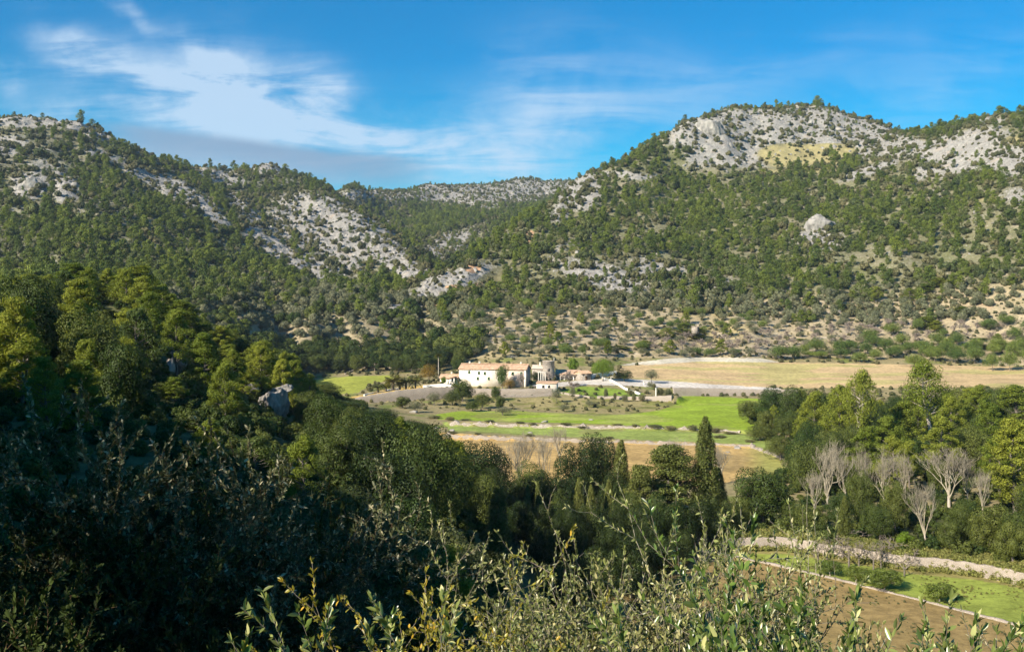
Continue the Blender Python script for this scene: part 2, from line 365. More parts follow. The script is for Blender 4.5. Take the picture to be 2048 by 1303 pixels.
def step_ground(x, y, z):
    for pl in STEPS.values():
        P = np.array(pl)
        lo = P[:, :2].min(0) - 14; hi = P[:, :2].max(0) + 14
        sel = np.where((x > lo[0]) & (x < hi[0]) & (y > lo[1]) & (y < hi[1]))[0]
        if len(sel) == 0: continue
        xs, ys = x[sel], y[sel]
        over = np.zeros(len(sel)); last = len(P) - 2
        best = np.full(len(sel), 1e9); sd = np.zeros(len(sel)); zb = np.zeros(len(sel)); zt = np.zeros(len(sel))
        for ii, (a, b) in enumerate(zip(P[:-1], P[1:])):
            ex, ey = b[0] - a[0], b[1] - a[1]; L2 = ex * ex + ey * ey
            tr = ((xs - a[0]) * ex + (ys - a[1]) * ey) / L2
            t = np.clip(tr, 0, 1)
            if ii == 0: over = np.maximum(over, -tr * math.sqrt(L2))
            if ii == last: over = np.maximum(over, (tr - 1) * math.sqrt(L2))
            qx, qy = xs - a[0] - t * ex, ys - a[1] - t * ey
            dd = np.hypot(qx, qy)
            s = np.sign(ex * qy - ey * qx)
            m = dd < best
            best = np.where(m, dd, best); sd = np.where(m, dd * s, sd)
            zb = np.where(m, a[2] + t * (b[2] - a[2]), zb); zt = np.where(m, a[3] + t * (b[3] - a[3]), zt)
        wgt = (1 - sstep(2.5, 13, best)) * (1 - sstep(0.3, 2.5, over))
        tgt = zb + (zt - zb) * sstep(-0.05, 0.35, sd)
        z[sel] = z[sel] * (1 - wgt) + tgt * wgt
    return z


def height(x, y, detail=True):
    x = np.asarray(x, float); y = np.asarray(y, float)
    shp = x.shape; x = x.ravel(); y = y.ravel()
    z = h_base(x, y)
    r = np.hypot(x, y); th = np.arctan2(x, y)
    rf = np.interp(th, [-.5, -.25, -.1, 0, .1, .5], [300, 400, 430, 440, 490, 490])
    M = sstep(0, 130, r - rf)
    yy = np.maximum(y, 1.0)
    px, py = proj(x, yy, z)
    rk = blobs_at(ROCK, px, py) * M
    z = z + M * (fbm(x, y, 90, 4) * 5.0 + fbm(x + 300, y, 26, 3) * 1.6 + fbm(x, y + 99, 7, 2) * 0.5)
    z = z + rk * (fbm(x + 50, y + 20, 30, 5, .6, True) * 5.0 + fbm(x, y, 8, 3, .6, True) * 1.6)
    near = sstep(330, 250, r) * (z > -26)
    z = z + 0.35 * near * fbm(x, y, 9, 3) + (1 - M) * 0.06 * fbm(x, y, 6, 3)
    z = step_ground(x, y, z)
    return z.reshape(shp)


def gz(x, y):
    return float(height(np.array([x]), np.array([y]))[0])

# ------------------------------------------------------------------ materials
def principled(k, rough=0.9, spec=0.2):
    b = k.node('ShaderNodeBsdfPrincipled')
    b.inputs['Roughness'].default_value = rough
    b.inputs['Specular IOR Level'].default_value = spec
    return b


def new_mat(name):
    m = bpy.data.materials.new(name); m.use_nodes = True
    return m, NT(m.node_tree)


def finish(k, shader):
    o = k.node('ShaderNodeOutputMaterial'); k.l.new(shader, o.inputs['Surface'])


def ground_material():
    m, k = new_mat('ground_soil')
    at = k.node('ShaderNodeVertexColor'); at.layer_name = 'col'
    rk = k.node('ShaderNodeAttribute'); rk.attribute_name = 'rock'
    geo = k.node('ShaderNodeNewGeometry')
    pos = geo.outputs['Position']
    n1 = k.noise(pos, 0.9, 4, 0.65)
    n2 = k.noise(pos, 0.12, 4, 0.6)
    n3 = k.noise(pos, 6.0, 3, 0.7)
    v = k.math('ADD', k.math('ADD', k.math('MULTIPLY', n1, 0.9), k.math('MULTIPLY', n2, 0.5)), k.math('MULTIPLY', n3, 0.5))   # mean about .95
    v = k.ramp(v, 0.55, 1.35, 0.5, 1.5)
    base = k.mix(1.0, at.outputs[0], k.mix(v, (0, 0, 0), (1, 1, 1)), 'MULTIPLY')
    vv = k.node('ShaderNodeCombineColor')
    for i in range(3): k.l.new(v, vv.inputs[i])
    base = k.mix(1.0, at.outputs[0], vv.outputs[0], 'MULTIPLY')
    # limestone: pale faces, darker weathered streaks and crevices of its own
    st = k.node('ShaderNodeMapping'); st.inputs['Scale'].default_value = (0.5, 0.5, 0.16)
    k.l.new(pos, st.inputs[0])
    s1 = k.noise(st.outputs[0], 1.0, 6, 0.7, 1.2)
    stone = k.mix(k.ramp(s1, 0.3, 0.7), (0.18, 0.17, 0.155), (0.40, 0.375, 0.34))
    stone = k.mix(k.ramp(n2, 0.55, 0.75, 0, 0.35), stone, (0.5, 0.36, 0.24))
    rmask = k.ramp(k.math('ADD', rk.outputs['Fac'], k.math('MULTIPLY', k.math('SUBTRACT', n1, 0.5), 1.1)), 0.38, 0.62)
    rmask = k.math('MULTIPLY', rmask, k.ramp(rk.outputs['Fac'], 0.02, 0.2))
    c = k.mix(rmask, base, stone)
    b = principled(k, 0.95, 0.1)
    k.l.new(c, b.inputs['Base Color'])
    bp = k.node('ShaderNodeBump'); bp.inputs['Strength'].default_value = 0.7; bp.inputs['Distance'].default_value = 0.6
    k.l.new(k.math('ADD', k.math('MULTIPLY', k.math('ADD', n1, s1), k.math('ADD', k.math('MULTIPLY', rk.outputs['Fac'], 1.6), 0.12)), k.math('MULTIPLY', n3, 0.05)), bp.inputs['Height'])
    k.l.new(bp.outputs[0], b.inputs['Normal'])
    finish(k, b.outputs[0])
    return m


def leaf_mat(name, c1, c2, c3=None, trans=0.3, rough=0.55, spec=0.25, tone=0.42):
    """foliage: c1..c2 between plants, 'tint' per leaf, c3 a sparse third colour"""
    m, k = new_mat(name)
    oi = k.node('ShaderNodeObjectInfo')
    at = k.node('ShaderNodeAttribute'); at.attribute_name = 'tint'
    geo = k.node('ShaderNodeNewGeometry')
    n = k.noise(geo.outputs['Position'], 0.55, 2, 0.5)
    f = k.math('ADD', k.math('MULTIPLY', oi.outputs['Random'], 0.95), k.math('MULTIPLY', k.math('SUBTRACT', n, 0.5), 0.5))
    c = k.mix(f, c1, c2)
    if c3 is not None:
        c = k.mix(k.ramp(at.outputs['Fac'], 0.84, 0.92), c, c3)
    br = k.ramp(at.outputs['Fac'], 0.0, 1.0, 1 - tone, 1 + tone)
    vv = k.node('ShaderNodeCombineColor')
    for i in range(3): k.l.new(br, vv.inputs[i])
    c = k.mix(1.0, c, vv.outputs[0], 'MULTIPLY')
    b = principled(k, rough, spec)
    k.l.new(c, b.inputs['Base Color'])
    t = k.node('ShaderNodeBsdfTranslucent')
    k.l.new(k.mix(1.0, c, (1.25, 1.3, 0.6), 'MULTIPLY'), t.inputs['Color'])
    mx = k.node('ShaderNodeMixShader'); mx.inputs[0].default_value = trans
    k.l.new(b.outputs[0], mx.inputs[1]); k.l.new(t.outputs[0], mx.inputs[2])
    finish(k, mx.outputs[0])
    return m


def plain_mat(name, c1, c2, scale=1.5, rough=0.85, spec=0.15, bump=0.3, stretch=None, detail=5):
    m, k = new_mat(name)
    tc = k.node('ShaderNodeTexCoord')
    vec = tc.outputs['Object']
    if stretch:
        mp = k.node('ShaderNodeMapping'); mp.inputs['Scale'].default_value = stretch
        k.l.new(vec, mp.inputs[0]); vec = mp.outputs[0]
    n = k.noise(vec, scale, detail, 0.65)
    c = k.mix(k.ramp(n, 0.3, 0.7), c1, c2)
    b = principled(k, rough, spec)
    k.l.new(c, b.inputs['Base Color'])
    if bump:
        bp = k.node('ShaderNodeBump'); bp.inputs['Strength'].default_value = bump; bp.inputs['Distance'].default_value = 0.05
        k.l.new(n, bp.inputs['Height']); k.l.new(bp.outputs[0], b.inputs['Normal'])
    finish(k, b.outputs[0])
    return m


def masonry_mat(name, c1, c2, joint, size=0.35):
    """rubble masonry: cells of slightly different stone with joints"""
    m, k = new_mat(name)
    tc = k.node('ShaderNodeTexCoord')
    mp = k.node('ShaderNodeMapping'); mp.inputs['Scale'].default_value = (1, 1, 1.7)
    k.l.new(tc.outputs['Object'], mp.inputs[0])
    v = k.node('ShaderNodeTexVoronoi'); v.inputs['Scale'].default_value = 1 / size
    k.l.new(mp.outputs[0], v.inputs['Vector'])
    e = k.node('ShaderNodeTexVoronoi', feature='DISTANCE_TO_EDGE'); e.inputs['Scale'].default_value = 1 / size
    k.l.new(mp.outputs[0], e.inputs['Vector'])
    sp = k.node('ShaderNodeSeparateColor'); k.l.new(v.outputs['Color'], sp.inputs[0])
    n = k.noise(tc.outputs['Object'], 0.6, 4, 0.6)
    c = k.mix(sp.outputs[0], c1, c2)
    c = k.mix(k.ramp(n, 0.45, 0.75, 0, 0.5), c, (c1[0] * .55, c1[1] * .55, c1[2] * .55))
    c = k.mix(k.ramp(e.outputs['Distance'], 0.02, 0.09), joint, c)
    b = principled(k, 0.95, 0.1); k.l.new(c, b.inputs['Base Color'])
    bp = k.node('ShaderNodeBump'); bp.inputs['Strength'].default_value = 0.8; bp.inputs['Distance'].default_value = 0.06
    k.l.new(k.ramp(e.outputs['Distance'], 0.0, 0.2), bp.inputs['Height']); k.l.new(bp.outputs[0], b.inputs['Normal'])
    finish(k, b.outputs[0])
    return m


M = {}
M['ground'] = ground_material()
M['pine'] = leaf_mat('pine_needles', (0.118, 0.160, 0.022), (0.235, 0.252, 0.034), trans=0.26, spec=0.12)
M['pine_far'] = leaf_mat('far_pine_needles', (0.075, 0.108, 0.026), (0.175, 0.210, 0.034), trans=0.22, spec=0.12)
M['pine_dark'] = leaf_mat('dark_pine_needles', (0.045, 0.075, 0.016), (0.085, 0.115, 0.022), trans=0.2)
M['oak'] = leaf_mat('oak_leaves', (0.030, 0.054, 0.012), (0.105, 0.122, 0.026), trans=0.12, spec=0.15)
M['oak_shade'] = leaf_mat('deep_green_shade_leaves', (0.020, 0.036, 0.009), (0.046, 0.064, 0.016), trans=0.12, spec=0.15)  # oak leaf colour darkened, mostly to stand in for shade
M['carob'] = leaf_mat('carob_leaves', (0.070, 0.115, 0.024), (0.165, 0.205, 0.036), trans=0.22)
M['olive'] = leaf_mat('olive_leaves', (0.120, 0.130, 0.068), (0.205, 0.205, 0.115), trans=0.15)
M['cypress'] = leaf_mat('cypress_scales', (0.085, 0.105, 0.022), (0.155, 0.165, 0.036), trans=0.1)
M['scrub'] = leaf_mat('scrub_leaves', (0.085, 0.095, 0.040), (0.165, 0.150, 0.065), trans=0.15)
M['citrus'] = leaf_mat('citrus_leaves', (0.075, 0.120, 0.016), (0.130, 0.160, 0.022), trans=0.25, spec=0.4)
M['autumn'] = leaf_mat('autumn_leaves', (0.200, 0.140, 0.020), (0.260, 0.150, 0.030), trans=0.25)
M['fresh'] = leaf_mat('fresh_leaves', (0.110, 0.190, 0.015), (0.160, 0.230, 0.020), trans=0.3)
M['palm'] = leaf_mat('palm_leaflets', (0.120, 0.140, 0.022), (0.210, 0.190, 0.030), trans=0.25)
M['shrub_leaf'] = leaf_mat('grey_green_leaves', (0.150, 0.180, 0.048), (0.225, 0.215, 0.088), (0.31, 0.28, 0.13), trans=0.2, rough=0.38, spec=0.5)
M['big_leaf'] = leaf_mat('leathery_leaves', (0.085, 0.135, 0.026), (0.190, 0.215, 0.062), (0.34, 0.33, 0.14), trans=0.22, rough=0.3, spec=0.6)
M['yellow_leaf'] = leaf_mat('yellowing_leaves', (0.185, 0.200, 0.026), (0.270, 0.240, 0.032), (0.36, 0.23, 0.025), trans=0.3, rough=0.4, spec=0.45)
M['pale_leaf'] = leaf_mat('pale_olive_leaves', (0.085, 0.098, 0.042), (0.150, 0.150, 0.075), (0.30, 0.27, 0.17), trans=0.15, rough=0.45, spec=0.25)
M['wild_olive'] = leaf_mat('wild_olive_leaves', (0.060, 0.080, 0.026), (0.150, 0.155, 0.060), trans=0.15, spec=0.15)
M['maquis'] = leaf_mat('maquis_leaves', (0.055, 0.075, 0.026), (0.130, 0.145, 0.048), trans=0.15, spec=0.1)
M['tuft'] = leaf_mat('grass_tufts', (0.170, 0.190, 0.045), (0.260, 0.240, 0.075), trans=0.2)
M['bark'] = plain_mat('grey_bark', (0.10, 0.085, 0.07), (0.22, 0.19, 0.16), 4, stretch=(1, 1, 0.25))
M['pale_bark'] = plain_mat('pale_bark', (0.32, 0.28, 0.225), (0.50, 0.44, 0.365), 3, stretch=(1, 1, 0.3), bump=0)
M['twig'] = plain_mat('beige_twigs', (0.25, 0.218, 0.160), (0.39, 0.345, 0.26), 3, bump=0)
M['twig_mauve'] = plain_mat('mauve_twigs', (0.22, 0.175, 0.15), (0.33, 0.27, 0.23), 3, bump=0)
M['twig_grey'] = plain_mat('grey_twigs', (0.15, 0.125, 0.10), (0.26, 0.22, 0.18), 8, bump=0)
M['limestone'] = plain_mat('limestone', (0.16, 0.15, 0.138), (0.37, 0.345, 0.31), 0.45, bump=1.0, stretch=(1, 1, 0.45), detail=8)
M['weathered'] = plain_mat('weathered_limestone', (0.09, 0.085, 0.08), (0.36, 0.325, 0.285), 1.1, bump=1.0, stretch=(1, 1, 0.4), detail=9)
M['field_stone'] = masonry_mat('field_stone', (0.47, 0.405, 0.34), (0.39, 0.33, 0.27), (0.31, 0.26, 0.21), 0.17)
M['old_stone'] = masonry_mat('old_stone', (0.50, 0.44, 0.38), (0.36, 0.31, 0.26), (0.24, 0.20, 0.16), 0.45)
M['plaster'] = plain_mat('cream_plaster', (0.66, 0.565, 0.45), (0.84, 0.765, 0.65), 0.5, bump=0.05)
M['worn_plaster'] = plain_mat('worn_plaster', (0.50, 0.39, 0.30), (0.70, 0.57, 0.46), 0.8, bump=0.1)
M['tile'] = plain_mat('roof_tile', (0.42, 0.25, 0.155), (0.62, 0.44, 0.30), 1.1, bump=0.2)
M['shutter'] = plain_mat('green_shutter', (0.05, 0.10, 0.04), (0.07, 0.13, 0.05), 3, bump=0)
M['dark_glass'] = plain_mat('dark_pane', (0.015, 0.016, 0.018), (0.03, 0.03, 0.032), 2, 0.2, 0.5, 0)
M['white_stone'] = plain_mat('white_stone', (0.70, 0.66, 0.58), (0.82, 0.78, 0.70), 2, bump=0.05)
M['wood'] = plain_mat('dark_wood', (0.10, 0.06, 0.035), (0.18, 0.11, 0.06), 3, bump=0.1)


# ------------------------------------------------------------------ mesh helpers
class MB:
    """collects verts, faces and a per-vertex tint; build() links one mesh object"""
    def __init__(s):
        s.v = []; s.t = []; s.q = []; s.f3 = []; s.n = 0
    def add(s, verts, quads=None, tris=None, tint=0.5):
        verts = np.asarray(verts, float).reshape(-1, 3)
        s.v.append(verts)
        s.t.append(np.broadcast_to(np.asarray(tint, float), (len(verts),)))
        if quads is not None and len(quads): s.q.append(np.asarray(quads, np.int64) + s.n)
        if tris is not None and len(tris): s.f3.append(np.asarray(tris, np.int64) + s.n)
        s.n += len(verts)
    def box(s, lo, hi, M4=None):
        x0, y0, z0 = lo; x1, y1, z1 = hi
        v = np.array([(x0, y0, z0), (x1, y0, z0), (x1, y1, z0), (x0, y1, z0), (x0, y0, z1), (x1, y0, z1), (x1, y1, z1), (x0, y1, z1)], float)
        if M4 is not None:
            v = v @ np.array(M4.to_3x3()).T + np.array(M4.translation)
        s.add(v, [(3, 2, 1, 0), (4, 5, 6, 7), (0, 1, 5, 4), (1, 2, 6, 5), (2, 3, 7, 6), (3, 0, 4, 7)])
    def tube(s, pts, rad, sides=6, tint=0.5, cap=True):
        pts = np.asarray(pts, float); rad = np.broadcast_to(np.asarray(rad, float), (len(pts),))
        n = len(pts)
        tan = np.gradient(pts, axis=0); tan /= np.linalg.norm(tan, axis=1)[:, None] + 1e-9
        ref = np.array([0.31, 0.17, 0.93]) if abs(tan[0, 2]) < 0.9 else np.array([1.0, 0.1, 0.0])
        a = np.cross(tan, ref); a /= np.linalg.norm(a, axis=1)[:, None] + 1e-9
        b = np.cross(tan, a)
        ang = np.arange(sides) * 2 * np.pi / sides
        ring = pts[:, None] + rad[:, None, None] * (np.cos(ang)[None, :, None] * a[:, None] + np.sin(ang)[None, :, None] * b[:, None])
        i = np.arange(n - 1)[:, None] * sides; j = np.arange(sides)[None]; j2 = (j + 1) % sides
        q = np.stack([i + j, i + j2, i + sides + j2, i + sides + j], -1).reshape(-1, 4)
        s.add(ring.reshape(-1, 3), q, tint=tint)
    def mesh(s, name, mat, smooth=False):
        me = bpy.data.meshes.new(name)
        V = np.concatenate(s.v); T = np.concatenate(s.t)
        Q = np.concatenate(s.q) if s.q else np.zeros((0, 4), np.int64)
        R = np.concatenate(s.f3) if s.f3 else np.zeros((0, 3), np.int64)
        me.vertices.add(len(V)); me.vertices.foreach_set('co', V.astype(np.float32).ravel())
        loops = np.concatenate([Q.ravel(), R.ravel()]).astype(np.int32)
        me.loops.add(len(loops)); me.loops.foreach_set('vertex_index', loops)
        tot = np.concatenate([np.full(len(Q), 4), np.full(len(R), 3)]).astype(np.int32)
        st = np.concatenate([[0], np.cumsum(tot)[:-1]]).astype(np.int32)
        me.polygons.add(len(tot)); me.polygons.foreach_set('loop_start', st)
        if smooth: me.polygons.foreach_set('use_smooth', np.ones(len(tot), bool))
        me.update(calc_edges=True)
        at = me.attributes.new('tint', 'FLOAT', 'POINT'); at.data.foreach_set('value', T.astype(np.float32))
        me.materials.append(mat)
        return me
    def build(s, name, mat, parent=None, smooth=False):
        return obj(name, s.mesh(name, mat, smooth), parent)


def obj(name, me, parent=None):
    o = bpy.data.objects.new(name, me); COL.objects.link(o)
    if parent is not None: o.parent = parent
    return o


def tag(o, label=None, cat=None, group=None, kind=None):
    if label: o['label'] = label
    if cat: o['category'] = cat
    if group: o['group'] = group
    if kind: o['kind'] = kind
    return o


def empty(name, loc, rz=0.0, scale=(1, 1, 1)):
    o = bpy.data.objects.new(name, None); COL.objects.link(o)
    o.location = loc; o.rotation_euler = (0, 0, rz); o.scale = scale
    o.empty_display_size = 0.5
    return o


# ------------------------------------------------------------------ the terrain: one continuous sheet, cut into named stretches
def poly_mask(px, py, poly):
    inside = np.zeros(px.shape, bool)
    n = len(poly)
    for i in range(n):
        x0, y0 = poly[i]; x1, y1 = poly[(i + 1) % n]
        c = ((y0 > py) != (y1 > py)) & (px < (x1 - x0) * (py - y0) / ((y1 - y0) + 1e-12) + x0)
        inside ^= c
    return inside


POLY = {
    'green_field': [(1512, 797), (1420, 793), (1362, 789), (1356, 806), (1330, 817), (1270, 827), (1190, 831), (1120, 825), (1000, 822), (915, 822), (870, 829), (880, 838), (1000, 843), (1150, 846), (1300, 853), (1400, 862), (1500, 868), (1535, 868), (1535, 800)],
    'terrace_strip': [(880, 843), (1000, 848), (1300, 858), (1500, 870), (1540, 880), (1560, 905), (1500, 888), (1400, 884), (1150, 874), (900, 860)],
    'wild_slope': [(1030, 786), (1120, 795), (1250, 797), (1346, 803), (1352, 812), (1300, 824), (1190, 829), (1060, 818), (1000, 812), (900, 815), (860, 800)],
    'ochre_field': [(860, 862), (1000, 872), (1150, 877), (1400, 887), (1500, 890), (1568, 918), (1575, 945), (1400, 975), (1000, 975), (860, 900)],
    'straw_field': [(1240, 732), (1400, 722), (1560, 724), (2150, 735), (2150, 775), (1500, 775), (1400, 767), (1300, 760), (1236, 752)],
    'pale_strip': [(1236, 730), (1290, 722), (1340, 716), (1400, 714), (1520, 716), (1560, 724), (1400, 722.5), (1300, 729)],
    'road': [(1050, 771), (1120, 764), (1190, 758), (1250, 757), (1330, 761), (1430, 768), (1560, 776), (1560, 783), (1430, 777), (1350, 776), (1260, 771), (1180, 769), (1100, 774)],
    'far_meadow': [(570, 764), (640, 758), (700, 752), (780, 750), (790, 756), (745, 768), (716, 785), (640, 792), (570, 785)],
    'bank_top': [(680, 800), (745, 783), (800, 774), (870, 768), (900, 768), (860, 775), (800, 782), (740, 794), (690, 805)],
    'house_grass': [(1118, 780), (1160, 772), (1200, 774), (1260, 780), (1290, 787), (1270, 793), (1180, 793), (1110, 788)],
    'near_grass': [(1340, 1066), (1400, 1068), (1560, 1084), (1720, 1106), (1880, 1128), (2200, 1165), (2200, 1300), (2048, 1255), (1900, 1214), (1760, 1178), (1640, 1150), (1540, 1127), (1390, 1096), (1300, 1080)],
}


def build_terrain():
    a0 = np.arange(-0.50, 0.5001, 0.0014)
    side = 0.5 + np.cumsum(np.linspace(0.004, 0.06, 46))
    th = np.concatenate([-side[::-1], a0, side])
    r = np.concatenate([np.geomspace(1.2, 55, 110), np.geomspace(55.6, 345, 400), np.geomspace(346, 1200, 470), np.geomspace(1203, 2400, 180), np.geomspace(2430, 3600, 16)])
    TH, R = np.meshgrid(th, r)
    X = (R * np.sin(TH)).ravel(); Y = (R * np.cos(TH)).ravel()
    Z = height(X, Y)
    nr, nt = R.shape
    rr = R.ravel(); tt = TH.ravel()
    yy = np.maximum(Y, 0.5)
    px, py = proj(X, yy, Z)
    px[Y < 0.5] = -9999
    jx = fbm(X, Y, 8, 3) * 700 / np.maximum(rr, 60); jy = fbm(X + 77, Y, 8, 3) * 300 / np.maximum(rr, 60)
    qx, qy = px + jx * 4, py + jy
    c = np.zeros((len(X), 3))
    def put(mask, col):
        m = mask[:, None] if mask.ndim == 1 else mask
        c[:] = c * (1 - m) + np.array(col) * m
    n30 = fbm(X, Y, 40, 4); n8 = fbm(X + 500, Y, 9, 3)
    put(np.ones(len(X)), (0.095, 0.098, 0.040))
    hill = sstep(300, 420, rr)
    put(hill, (0.165, 0.155, 0.085))
    put(hill * sstep(-0.1, 0.5, n30), (0.140, 0.145, 0.062))
    put(hill * sstep(0.1, 0.6, n8), (0.270, 0.230, 0.160))
    # dry terraced slopes under the right hill
    dry = sstep(850, 1000, px) * sstep(575, 625, py + n30 * 22 - np.clip(px - 1600, 0, 500) * -0.09) * hill
    put(dry, (0.350, 0.285, 0.180))
    put(dry * sstep(-0.05, 0.4, n30), (0.330, 0.270, 0.140))
    put(dry * sstep(0.15, 0.6, n8), (0.430, 0.360, 0.260))
    ldry = sstep(330, 420, px) * (1 - sstep(850, 960, px)) * sstep(590, 660, py) * hill
    put(ldry * 0.9, (0.290, 0.240, 0.155))
    bed = ((rr > 150) & (rr < 480) & (Z < -14) & (py > 715)).astype(float)
    put(bed, (0.260, 0.215, 0.110))
    put(bed * sstep(0.0, 0.4, n8), (0.170, 0.190, 0.050))
    meadow = blobs_at(MEADOW, px, py) * hill
    put(sstep(0.15, 0.6, meadow + n8 * 0.2), (0.310, 0.265, 0.125))
    orange = blobs_at(ORANGE, px, py) * hill
    put(sstep(0.3, 0.6, orange + n8 * 0.3), (0.430, 0.265, 0.160))
    stripes = fbm(X / 9, Y, 6, 3); stripes2 = fbm(X / 5, Y + 40, 14, 3)
    def region(name, col):
        m = poly_mask(qx, qy, POLY[name]) & (rr > 40)
        c[m] = np.array(col)
        return m
    m = region('straw_field', (0.500, 0.360, 0.190))
    c[m] = c[m] * (1 + 0.22 * stripes[m, None]) + (stripes2[m] > 0.12)[:, None] * np.array((-0.07, 0.0, -0.04))
    m = region('pale_strip', (0.520, 0.470, 0.370))
    m = region('wild_slope', (0.280, 0.235, 0.105))
    c[m] += (n8[m, None] > 0.05) * np.array((-0.09, -0.05, -0.05))
    m = region('ochre_field', (0.430, 0.290, 0.115))
    c[m] = c[m] * (1 + 0.25 * n30[m, None])
    gsh = sstep(1470, 1540, px) * m
    put(gsh * 0.8, (0.270, 0.290, 0.075))
    m = region('terrace_strip', (0.240, 0.290, 0.070))
    m = region('green_field', (0.235, 0.315, 0.030))
    mm = m & (fbm(X / 3, Y, 16, 3) > 0.16); c[mm] = c[mm] * 0.55 + np.array((0.330, 0.310, 0.110)) * 0.45
    for nm in ('green_field', 'terrace_strip', 'ochre_field'):
        mm = poly_mask(qx, qy, POLY[nm]) & (rr > 40)
        c[mm] *= (1 + .30 * fbm(X, Y + 7, 14, 4) + .18 * fbm(X / 4, Y, 3, 2))[mm, None]
        mm &= fbm(X + 60, Y, 22, 4) > .2; c[mm] = c[mm] * .6 + np.array((.24, .19, .09)) * .4
    region('house_grass', (0.190, 0.260, 0.040))
    region('far_meadow', (0.290, 0.310, 0.055))
    region('bank_top', (0.480, 0.330, 0.110))
    region('road', (0.540, 0.490, 0.430))
    near_low = ((rr > 62) & (rr < 130) & (Z < -26.0) & (px > 1000)).astype(float)
    put(near_low, (0.270, 0.190, 0.076))
    put(near_low * sstep(-0.1, 0.5, n30), (0.230, 0.185, 0.070))
    m = region('near_grass', (0.235, 0.275, 0.052))
    put(m * sstep(0.25, 0.7, n30 + 0.25 * n8) * 0.6, (0.290, 0.225, 0.085))
    put(m * sstep(0.1, 0.5, fbm(X, Y + 31, 20, 3)) * 0.7, (0.170, 0.300, 0.030))
    # a bare reddish strip at the foot of the field wall
    fw = np.array(STEPS['field_wall'])
    foot = np.interp(X, fw[:, 0], fw[:, 1]) - Y
    put(((foot > -0.5) & (foot < 2.2 + n8)) * (near_low > 0) * 0.6, (0.250, 0.170, 0.090))
    rock = blobs_at(ROCK, px + n8 * 14, py + n30 * 8) * hill
    rock = np.maximum(rock, hill * np.where(px < 900, 0.40, 0.35) * (py < 600))
    rock *= 1 - 0.9 * sstep(0.2, 0.6, meadow)
    rock *= 1 - 0.85 * sstep(0.3, 0.6, orange)
    c = np.clip(c, 0.01, 0.7)

    idx = np.arange(nr * nt).reshape(nr, nt)
    quads = np.stack([idx[:-1, :-1], idx[:-1, 1:], idx[1:, 1:], idx[1:, :-1]], -1).reshape(-1, 4)
    # which stretch a face belongs to
    fpx, fpy, frr = px[quads].mean(1), py[quads].mean(1), rr[quads].mean(1)
    edge = np.interp(frr, [380, 480, 585, 700, 860, 1100, 1700], [1024, 850, 870, 980, 1150, 1250, 1350])
    far = frr > np.interp(fpx, [-2000, 0, 300, 500, 900, 1400, 2048, 4000], [280, 300, 350, 385, 425, 480, 480, 480])
    reg = np.zeros(len(quads), int)
    reg[far & (fpx <= edge)] = 1
    reg[far & (fpx > edge)] = 2
    jq, jqy = qx[quads].mean(1), qy[quads].mean(1)
    names = ['ground', 'hill', 'hill', 'green_field', 'ochre_field', 'straw_field', 'road', 'meadow', 'near_field']
    for i, p in [(3, 'green_field'), (4, 'ochre_field'), (5, 'straw_field'), (6, 'road'), (7, 'far_meadow'), (8, 'near_grass')]:
        reg[poly_mask(jq, jqy, POLY[p]) & (frr > 40) & (frr < 600)] = i
    labels = ['valley ground and near wooded slopes of brown soil', 'wooded left hillside with pale limestone crags', 'wooded right hillside rising to a pale limestone summit', 'bright green grass field below the farmhouse', 'ochre dry field behind the cypresses',
              'straw coloured striped field above the road wall', 'pale track running from the farmhouse along the retaining wall', 'yellow green meadow beyond the palms', 'grass field in front of the long pale stone wall']
    for i, nm in enumerate(names):
        Q = quads[reg == i]
        if len(Q) == 0: continue
        used, inv = np.unique(Q.ravel(), return_inverse=True)
        mb = MB(); mb.add(np.stack([X[used], Y[used], Z[used]], 1), inv.reshape(-1, 4))
        me = mb.mesh(nm, M['ground'], smooth=True)
        ca = me.attributes.new('col', 'FLOAT_COLOR', 'POINT')
        ca.data.foreach_set('color', np.concatenate([c[used], np.ones((len(used), 1))], 1).astype(np.float32).ravel())
        ra = me.attributes.new('rock', 'FLOAT', 'POINT'); ra.data.foreach_set('value', rock[used].astype(np.float32))
        tag(obj(nm, me), labels[i], kind='structure')


build_terrain()

# ------------------------------------------------------------------ plant prototypes
def rand_dirs(n, g):
    d = g.normal(size=(n, 3)); return d / (np.linalg.norm(d, axis=1)[:, None] + 1e-9)


def cards(mb, P, N, L, Wd, g, along=None, tint=None):
    """leaf-sized rhombic faces at P, facing N, L long and Wd wide, their long axis near `along`"""
    n = len(P)
    t = rand_dirs(n, g) if along is None else along
    t = t - N * (t * N).sum(1)[:, None]
    t /= np.linalg.norm(t, axis=1)[:, None] + 1e-9
    b = np.cross(N, t)
    L = np.broadcast_to(L, (n,))[:, None]; Wd = np.broadcast_to(Wd, (n,))[:, None]
    bend = N * L * 0.12
    V = np.stack([P - t * L / 2 - bend, P + b * Wd / 2 + t * L * .05, P + t * L / 2 - bend, P - b * Wd / 2 + t * L * .05], 1)
    i = np.arange(n)[:, None] * 4
    if tint is None: tint = g.random(n)
    mb.add(V.reshape(-1, 3), i + np.arange(4)[None], tint=np.repeat(tint, 4))


